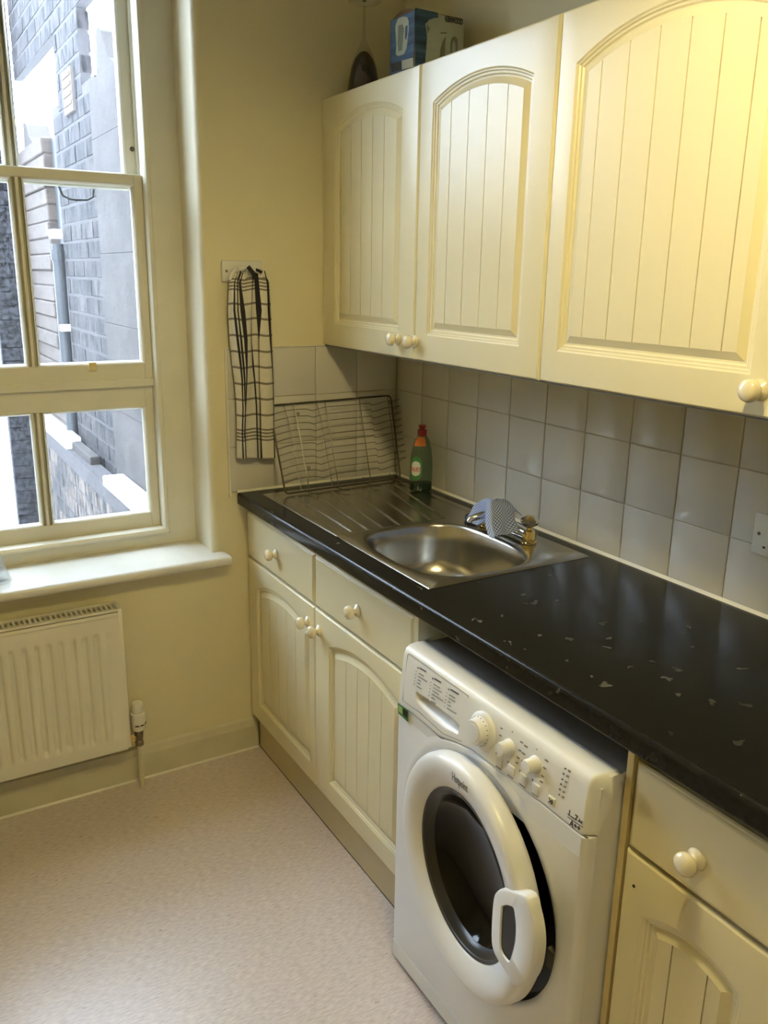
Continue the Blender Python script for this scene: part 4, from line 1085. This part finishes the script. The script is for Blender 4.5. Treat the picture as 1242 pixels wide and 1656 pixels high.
# front sheet: tall panel with a dished recess round the door, edges rolled back to the sides
bm = bmesh.new(); NF = 96; zbot, ztop = .063, .730
def rrect(i, y0, y1, z0, z1, x, r=.012):
    t = math.tau * (i + .5) / NF; c_, s_ = math.cos(t), math.sin(t); f = 1e9
    if c_ > 0: f = min(f, (DC_Y - y1) / c_)
    if c_ < 0: f = min(f, (y0 - DC_Y) / -c_)
    if s_ > 0: f = min(f, (z1 - DC_Z) / s_)
    if s_ < 0: f = min(f, (z0 - DC_Z) / s_)
    return (x, DC_Y - c_ * f, DC_Z + s_ * f)
def rl(y0, y1, z0, z1, x):
    l = [list(rrect(i, y0, y1, z0, z1, x)) for i in range(NF)]
    for Y in (y0, y1):
        for Z in (z0, z1):
            k_ = min(range(NF), key=lambda i: (l[i][1] - Y) ** 2 + (l[i][2] - Z) ** 2); l[k_] = [x, Y, Z]
    return l
def cl_(r, x, dz_=0): return [(x, DC_Y - r * math.cos(math.tau * (i + .5) / NF), DC_Z + dz_ + r * math.sin(math.tau * (i + .5) / NF)) for i in range(NF)]
ls = [rl(WY0, WY1, zbot, ztop, WXF + .022), rl(WY0 - .002, WY1 + .002, zbot, ztop, WXF + .010), rl(WY0 - .006, WY1 + .006, zbot, ztop, WXF + .003), rl(WY0 - .014, WY1 + .014, zbot, ztop, WXF),
      [(p[0], p[1], min(p[2], ztop - .002)) for p in cl_(.272, WXF)], cl_(.262, WXF - .003), cl_(.252, WXF - .004), cl_(.243, WXF - .001), cl_(.241, WXF + .003)]
ls[4] = [(p[0], p[1], p[2]) for p in cl_(.2715, WXF)]
for l in (ls[4], ls[5]):
    for i, p in enumerate(l):
        if p[2] > ztop - .001: l[i] = (p[0], p[1], ztop - .001)
ls = [[(p[0], p[1], min(p[2], seam_z(p[1]) - .003)) for p in l] for l in ls]
loops(bm, ls, cap=False)
obj('front_panel', bm, M['white'], wm, smooth=True, angle=50)
rec = [cl_(.2409, WXF + .0032), cl_(.236, WXF + .030), cl_(.205, WXF + .040), cl_(.175, WXF + .045), cl_(.165, WXF + .08), cl_(.160, WXF + .20)]
bm = bmesh.new(); loops(bm, rec, cap=True); obj('seal_and_dark_gap', bm, M['gasket'], wm, smooth=True)  # rubber seal; outer rings dark too, painting the shade of the door gap
bm = bmesh.new(); box(bm, WXF + .022, -.075, WY1 + .0008, WY1 + .008, .02, .80); box(bm, WXF + .022, -.075, WY0 - .008, WY0 - .0008, .02, .80); box(bm, -.083, -.075, WY1, WY0, .02, .80)
obj('side_panels', bm, M['white'], wm)
obj('top_plate', B(WXF + .055, -.075, WY1 + .002, WY0 - .002, .797, .814, bev=.003), M['shadedtop'], wm, label='grey machine lid with the shade under the worktop in its colour')
bm = B(WXF - .0005, WXF + .03, WY1 + .005, WY0 - .005, .012, .0585, bev=.003); obj('kick_panel', bm, M['white2'], wm)
for x in (WXF + .08, -.12):
    for y in (WY0 - .05, WY1 + .05): obj('foot', L([(.02, 0), (.02, .008), (.008, .010), (.008, .022)], (x, y, .0005), seg=14), M['gasket'], wm)
# lower body box under the front panel (flat left strip and seam)
# fascia: swept profile leaning back
NRM = Vector((-1, 0, .09)).normalized(); UPV = Vector((.09, 0, 1)).normalized(); RT = Vector((0, -1, 0))
def fp_(px, py, off=.0):
    """point on the sloping fascia under a photo pixel"""
    d = ROT @ Vector(((px - 621) / FPX, -(py - 828) / FPX, -1.0)); o = Vector((CX, CY, CZ)); t = 1.0
    for _ in range(12):
        p = o + d * t; xs_ = fascia_x(p.z); t += (xs_ - p.x) / d.x
    p = o + d * t; return p + NRM * off
zz8 = lambda X, Y: (640 + X * .1288, 1040 + Y * .1288)
RT_ = [fp_(*zz8(a, b)) for a, b in ((245, 600), (400, 700), (560, 822), (700, 935), (796, 1030))]
RB_ = [fp_(*zz8(a, b)) for a, b in ((245, 720), (380, 875), (500, 990), (600, 1075), (700, 1115), (790, 1160))]
def lin(P_, y):
    for a, b in zip(P_, P_[1:]):
        if b.y <= y <= a.y: return a.z + (b.z - a.z) * (a.y - y) / (a.y - b.y)
    return None
def scoop(y, z):
    a, b = lin(RT_, y), lin(RB_, y)
    if a is None or b is None or not (b < z < a): return 0.0
    side = sm(0, .03, RT_[0].y - y) * (1 if y > RT_[-1].y + .0015 else 0)
    return .020 * side * sm(0, .55, (z - b) / (a - b)) * (1 if a - z > .0012 else 0)
bm = bmesh.new(); NYF = 200; G = []
for j in range(NYF + 1):
    t = j / NYF; y = WY0 + (WY1 - WY0) * t
    ed = min(t, 1 - t) * abs(WY1 - WY0); back = .020 * (1 - sm(0, .016, ed)) ** 1.5
    zl = seam_z(y); row = []
    prof = [(.012, zl + .0006), (.001, zl + .0012), (0, zl + .004)]
    for k_ in range(1, 61): zz_ = zl + .004 + (WZ - .022 - zl - .004) * k_ / 60; prof.append((0, zz_))
    prof += [(.0015, WZ - .014), (.005, WZ - .006), (.012, WZ - .001), (.020, WZ), (.055, WZ - .001), (.058, WZ - .006), (.058, WZ - .02)]
    for i, (dx_, z) in enumerate(prof):
        x = fascia_x(min(z, WZ - .02)) + dx_ + (back if dx_ < .03 else 0)
        if i < 2: x = fascia_x(zl) + dx_ + back
        if 2 <= i < len(prof) - 7: x += scoop(y, z)
        row.append(bm.verts.new((x, y, z - .004 * (1 - sm(0, .010, ed)) * (1 if z > WZ - .03 else 0))))
    G.append(row)
for a, b in zip(G, G[1:]):
    for i in range(len(a) - 1): bm.faces.new((a[i], a[i + 1], b[i + 1], b[i]))
for row_, y_ in ((G[0], WY0), (G[-1], WY1)):
    zl = row_[0].co.z; bk = [bm.verts.new((WXF + .085, y_, WZ - .003)), bm.verts.new((WXF + .085, y_, zl))]
    fr_ = row_[:-2]; cen_ = bm.verts.new((WXF + .05, y_, (WZ + zl) / 2)); lp_ = list(fr_) + bk
    for i in range(len(lp_)): bm.faces.new((cen_, lp_[i], lp_[(i + 1) % len(lp_)]))
fas = obj('control_panel', bm, M['white2'], wm, smooth=True, angle=60)
# dark joint line behind the seam + front panel area up to the seam
bm = bmesh.new(); G = []
for j in range(NYF + 1):
    y = WY0 - .003 + (WY1 - WY0 + .006) * j / NYF; zl = seam_z(y)
    eb = min(WY0 - y, y - WY1); bk = .010 * (1 - sm(0, .012, eb)); G.append([bm.verts.new((WXF + bk + .0003, y, min(.650, zl - .02))), bm.verts.new((WXF + bk - .0006, y, zl - .003)), bm.verts.new((WXF + bk + .006, y, zl - .0012))])
for a, b in zip(G, G[1:]):
    for i in range(2): bm.faces.new((a[i], a[i + 1], b[i + 1], b[i]))
obj('front_panel_top', bm, M['white'], wm, smooth=True)
bm = bmesh.new()
tube(bm, [(WXF + .004, max(min(p.y, WY0 - .004), WY1 + .004), p.z - .0002) for p in SP + [Vector((0, WY1 + .004, SP[-1].z))]], .0016, 6); obj('panel_seam', bm, M['greyprint'], wm)

# dials
def dial(px, py, r, h, name, skirt=True):
    p = fp_(px, py, 0); 
    if skirt: prof = [(r * 1.30, -.002), (r * 1.30, .003), (r * 1.22, .006), (r * 1.0, .008), (r * .96, .010), (r * .86, h - .003), (r * .80, h), (0, h + .0005)]
    else: prof = [(r * 1.15, -.002), (r * 1.15, .003), (r, .006), (r * .92, h - .004), (r * .82, h), (0, h + .0008)]
    o = obj(name, L(prof, p, NRM, seg=40), M['white2'], wm, smooth=True, angle=40)
    return p, o
pd, dl = dial(782, 1181, .0285, .026, 'programme_dial')
for i in range(18):
    a = math.radians(200 - i * 360 / 19); rr = .0262
    c_ = pd + NRM * .0125 + RT * (math.cos(a) * rr) + UPV * (math.sin(a) * rr)
    t = bmesh.new(); uu = (RT * math.cos(a) + UPV * math.sin(a))
    tube(t, [c_ + uu * .0008 - uu * .001, c_ + uu * .0022 + NRM * -.001], .0007, 5); obj('dial_tick', t, M['black'], dl)
obj('dial_face', L([(.0175, 0), (.0175, .0012), (0, .0016)], pd + NRM * .0262, NRM, seg=32), M['white'], dl, smooth=True)
dial(824, 1208, .0135, .024, 'small_dial', False); dial(866, 1236, .0135, .024, 'small_dial', False)
# buttons
for px, py in ((808, 1231.5), (827, 1245.5), (846.5, 1260), (867, 1275)):
    p = fp_(px, py)
    t = B(-.0025, .002, -.0095, .0095, -.0095, .0095, bev=.0018); bmesh.ops.translate(t, verts=t.verts, vec=p); bo_ = obj('button', t, M['white2'], wm, smooth=True)
    t = bmesh.new(); tube(t, [p + RT * -.0115 + UPV * .009 + NRM * .0005, p + RT * -.0115 + UPV * .012 + NRM * .0005], .0008, 5); obj('button_light', t, M['black'], bo_)
    t = bmesh.new(); tube(t, [p + RT * -.008 + UPV * -.013 + NRM * .0004, p + RT * .008 + UPV * -.013 + NRM * .0004], .0009, 5); obj('button_print', t, M['greyprint'], bo_)
p = fp_(892.5, 1295); t = B(-.0025, .002, -.0085, .0085, -.008, .008, bev=.0018); bmesh.ops.translate(t, verts=t.verts, vec=p); sb = obj('start_button', t, M['white2'], wm, smooth=True)
t = bmesh.new(); n_ = NRM * .0028
for q0, q1 in (((-.005, .004), (0, 0)), ((0, 0), (-.005, -.004)), ((.0018, .004), (.0018, -.004)), ((.0045, .004), (.0045, -.004))):
    tube(t, [p + n_ + RT * q0[0] + UPV * q0[1], p + n_ + RT * q1[0] + UPV * q1[1]], .0009, 5)
obj('start_symbol', t, M['black'], sb)
# printed marks
def mark(px0, py0, px1, py1, r=.0007, m='greyprint', name='printed_mark'):
    t = bmesh.new(); a, b = fp_(px0, py0, .0002), fp_(px1, py1, .0002); tube(t, [a, b], r, 5); return obj(name, t, M[m], fas)
def rowset(hx, hy_, hl, rows_, dxr, dyr):
    a = zz8(hx, hy_); mark(*a, a[0] + hl, a[1] + hl * .62, .0016, 'black', 'printed_heading')
    b = zz8(hx - 28, hy_ - 10); mark(*b, b[0] + 1.5, b[1] + 2.5, .0016, 'greyprint')
    for i, ln in enumerate(rows_):
        x_, y_ = zz8(hx - 5 - dxr * (i + 1), hy_ + 25 + dyr * (i + 1)); mark(x_, y_, x_ + ln, y_ + ln * .62, .0011)
        mark(x_ - 4.5, y_ - 3.5, x_ - 4.3, y_ - 2.2, .0010, 'black')
rowset(305, 312, 10, [8, 14, 5, 5, 8], 7, 40)
rowset(490, 445, 10, [10, 14, 11, 18, 6, 8], 7, 42)
rowset(690, 580, 13, [9, 10, 4, 5, 15], 8, 42)
# QR-like panel in the photo is left out; plain grey box of print lines
for i in range(0): pass
# right hand texts round the small dials
z6 = lambda X, Y: (740 + X * .17713, 1130 + Y * .17713)
for X, Y, ln in ((395, 265, 3), (385, 330, 3), (368, 405, 2), (575, 390, 4), (612, 425, 5), (560, 465, 4), (590, 490, 5), (545, 530, 4), (535, 580, 3), (585, 565, 2), (800, 555, 5), (785, 625, 4), (768, 700, 4), (755, 750, 4)):
    a = z6(X, Y); mark(*a, a[0] + ln, a[1] + ln * .66, .0014)
for X, Y in ((500, 297), (722, 457)):
    a = z6(X, Y); mark(a[0], a[1], a[0] + .3, a[1] + 1.6, .0013, 'greyprint')
for X, Y in ((985, 637), (970, 685), (958, 735), (946, 780), (936, 827), (930, 875)):
    a = z6(X, Y); mark(a[0] - 1, a[1] - .6, a[0] + 1.2, a[1] + .8, .0013, 'black'); b = z6(X + 36, Y + 22); mark(b[0] - 1.5, b[1] - 1, b[0] + 1.5, b[1] + 1, .0018, 'greyprint')
def ftext(s_, px0, py0, px1, py1, size, m='black', bold=True, w=None):
    a, b = fp_(px0, py0, .0004), fp_(px1, py1, .0004); return text(s_, size, a, (b - a), UPV, M[m], fas, bold=bold, extrude=.0002, width=(b - a).length if w else None)
ftext('1...7', 918, 1317, 934, 1329, .0145, w=True); ftext('kg', 936, 1328, 942, 1332, .008, w=True)
mark(918, 1316, 942, 1332.5, .0006, 'black')
mark(918, 1321, 943, 1338, .0006, 'black')
ftext('A++', 921, 1334, 938, 1345, .0145, w=True)
# detergent drawer: outlined front with finger recess
def fline(pts, r=.0006, m='greyprint', name='drawer_outline', parent=None):
    t = bmesh.new(); tube(t, [fp_(a, b, .0001) for a, b in pts], r, 5); return obj(name, t, M[m], parent or wm)
drw = fline([zz8(170, 135), zz8(915, 665), zz8(905, 690)], name='detergent_drawer')
fline([zz8(170, 135), zz8(150, 150), zz8(88, 720), zz8(300, 870), zz8(540, 1090), zz8(600, 1140), zz8(830, 1235)], .0007, parent=drw)
# green energy sticker straddling the seam
g0 = at(643, 1139, 'x', WXF - .004)
stp = [at(*zz8(25, 755), 'x', WXF - .0045), at(*zz8(155, 850), 'x', WXF - .0045), at(*zz8(150, 990), 'x', WXF - .0045), at(*zz8(30, 880), 'x', WXF - .0045)]
stp = [Vector((p.x, min(p.y, WY0 - .002), p.z)) for p in stp]
st = obj('sticker', prism(bmesh.new(), stp, (.001, 0, 0)), M['green'], wm, label='small green sticker')
c0_, c1_ = stp[0], stp[1]
obj('sticker_print', prism(bmesh.new(), [Vector((stp[0].x - .0006, *(stp[0].lerp(stp[2], f_).yz))) if 0 else stp[0].lerp(stp[1], a).lerp(stp[3].lerp(stp[2], a), b) + Vector((-.0006, 0, 0)) for a, b in ((.08, .10), (.48, .10), (.48, .72), (.08, .72))], (.0004, 0, 0)), M['palegreen'], st)
obj('sticker_print', prism(bmesh.new(), [stp[0].lerp(stp[1], a).lerp(stp[3].lerp(stp[2], a), b) + Vector((-.0006, 0, 0)) for a, b in ((.54, .10), (.94, .10), (.94, .72), (.54, .72))], (.0004, 0, 0)), M['black'], st)

# ---- porthole door, ajar about its left hinge
ANG = math.radians(5.0)
HX, HY = WXF - .004, DC_Y + .238
eS = Vector((-math.sin(ANG), -math.cos(ANG), 0)); eN = Vector((-math.cos(ANG), math.sin(ANG), 0)); eZ = Vector((0, 0, 1))
DCN = Vector((HX, HY, .461)) + eS * .243
def dpt(s_, z, h): return DCN + eS * s_ + eZ * z + eN * h
RO = .237
def on_door(px, py, h):
    d = ROT @ Vector(((px - 621) / FPX, -(py - 828) / FPX, -1.0)); o = Vector((CX, CY, CZ)); p0 = DCN + eN * h
    t = (p0 - o).dot(eN) / d.dot(eN); return o + d * t
bm = bmesh.new()
lathe(bm, [(.150, -.020), (RO - .020, -.026), (RO - .006, -.022), (RO, -.012), (RO, .004), (RO - .002, .011), (RO - .007, .0175), (RO - .014, .0205), (RO - .024, .0215), (RO - .040, .0195), (RO - .056, .0135), (.172, .008), (.1665, .004), (.1650, -.010)], DCN, eN, seg=96)
dr = obj('porthole_door', bm, M['white'], wm, smooth=True, angle=50)
bm = bmesh.new(); lathe(bm, [(.1665, .0045), (.1655, .0052), (.160, .004), (.157, -.002)], DCN, eN, seg=72); obj('glass_gasket', bm, M['gasket'], dr, smooth=True)
bm = bmesh.new(); lathe(bm, [(.1600, .003), (.152, -.004), (.146, -.010), (.143, -.020)], DCN, eN, seg=72); obj('glass_rim', bm, M['drumring'], dr, smooth=True)
bm = bmesh.new(); lathe(bm, [(.147, -.011), (.135, -.028), (.110, -.045), (.07, -.056), (0, -.060)], DCN, eN, seg=72); obj('door_glass', bm, M['darkglass'], dr, smooth=True, label='dark concave door glass')
# handle: closed loop at the lower right of the ring
hz = lambda X, Y: (620 + X * .33816, 1180 + Y * .33816)
oo = [(524, 805), (540, 772), (575, 760), (615, 772), (680, 798), (706, 880), (722, 960), (727, 1040), (718, 1120), (700, 1180), (665, 1225), (625, 1230), (598, 1188), (560, 1130), (530, 1080), (513, 1015), (515, 900)]
ii = [(568, 855), (575, 845), (592, 842), (608, 846), (620, 856), (626, 890), (629, 930), (629, 970), (626, 1010), (618, 1050), (608, 1085), (600, 1105), (592, 1100), (580, 1085), (568, 1065), (560, 1030), (563, 930)]
hh = .0245
def dense(l, n=51):
    k = len(l); out = []
    for i in range(n):
        t = i * k / n; j = int(t); f = t - j; p0, p1, p2, p3 = (Vector((*l[(j + d_) % k], 0)) for d_ in (-1, 0, 1, 2))
        v = .5 * ((2 * p1) + (-p0 + p2) * f + (2 * p0 - 5 * p1 + 4 * p2 - p3) * f * f + (-p0 + 3 * p1 - 3 * p2 + p3) * f ** 3); out.append((v.x, v.y))
    return out
oo, ii = dense(oo), dense(ii)
O1 = [on_door(*hz(a, b), hh) for a, b in oo]; I1 = [on_door(*hz(a, b), hh) for a, b in ii]
def off_(p, d): return p - eN * d
bm = bmesh.new(); cenO = sum(O1, Vector()) / len(O1)
A_ = [off_(p, .022) for p in O1]; B_ = [off_(p, .005) for p in O1]; C_ = [p.lerp(cenO, .06) for p in O1]; B2 = [off_(p.lerp(cenO, .02), .0015) for p in O1]
D_ = [p.lerp(q_, .08) + eN * .001 for p, q_ in zip(I1, C_)]; E_ = [off_(p, .003) for p in I1]; F_ = [off_(p.lerp(q_, .45), .018) for p, q_ in zip(I1, C_)]
loops(bm, [A_, B_, B2, C_, D_, E_, F_], cap=False); obj('door_handle', bm, M['white2'], dr, smooth=True, angle=50, label='white looped door handle')
a, b = on_door(731, 1262, .0235), on_door(756, 1284, .0235)
ta = on_door(*hz(328, 238), .0238); tb = on_door(*hz(402, 302), .0238)
xd = (tb - ta).normalized(); text('Hotpoint', .024, ta, xd, eN.cross(xd), M['greyprint'], dr, extrude=.0004, width=(tb - ta).length)
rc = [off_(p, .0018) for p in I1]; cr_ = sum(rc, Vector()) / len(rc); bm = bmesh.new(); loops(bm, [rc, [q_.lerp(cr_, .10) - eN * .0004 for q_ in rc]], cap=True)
obj('dark_recess_plate', bm, M['darkglass'], dr, label='flat dark plate standing in for the recess behind the door handle')  # flat near-black plate paints the dark depth of the handle opening
obj('door_latch', B(DCN.x + .03, DCN.x + .05, WY1 + .055, WY1 + .075, .40, .44), M['slot'], wm)
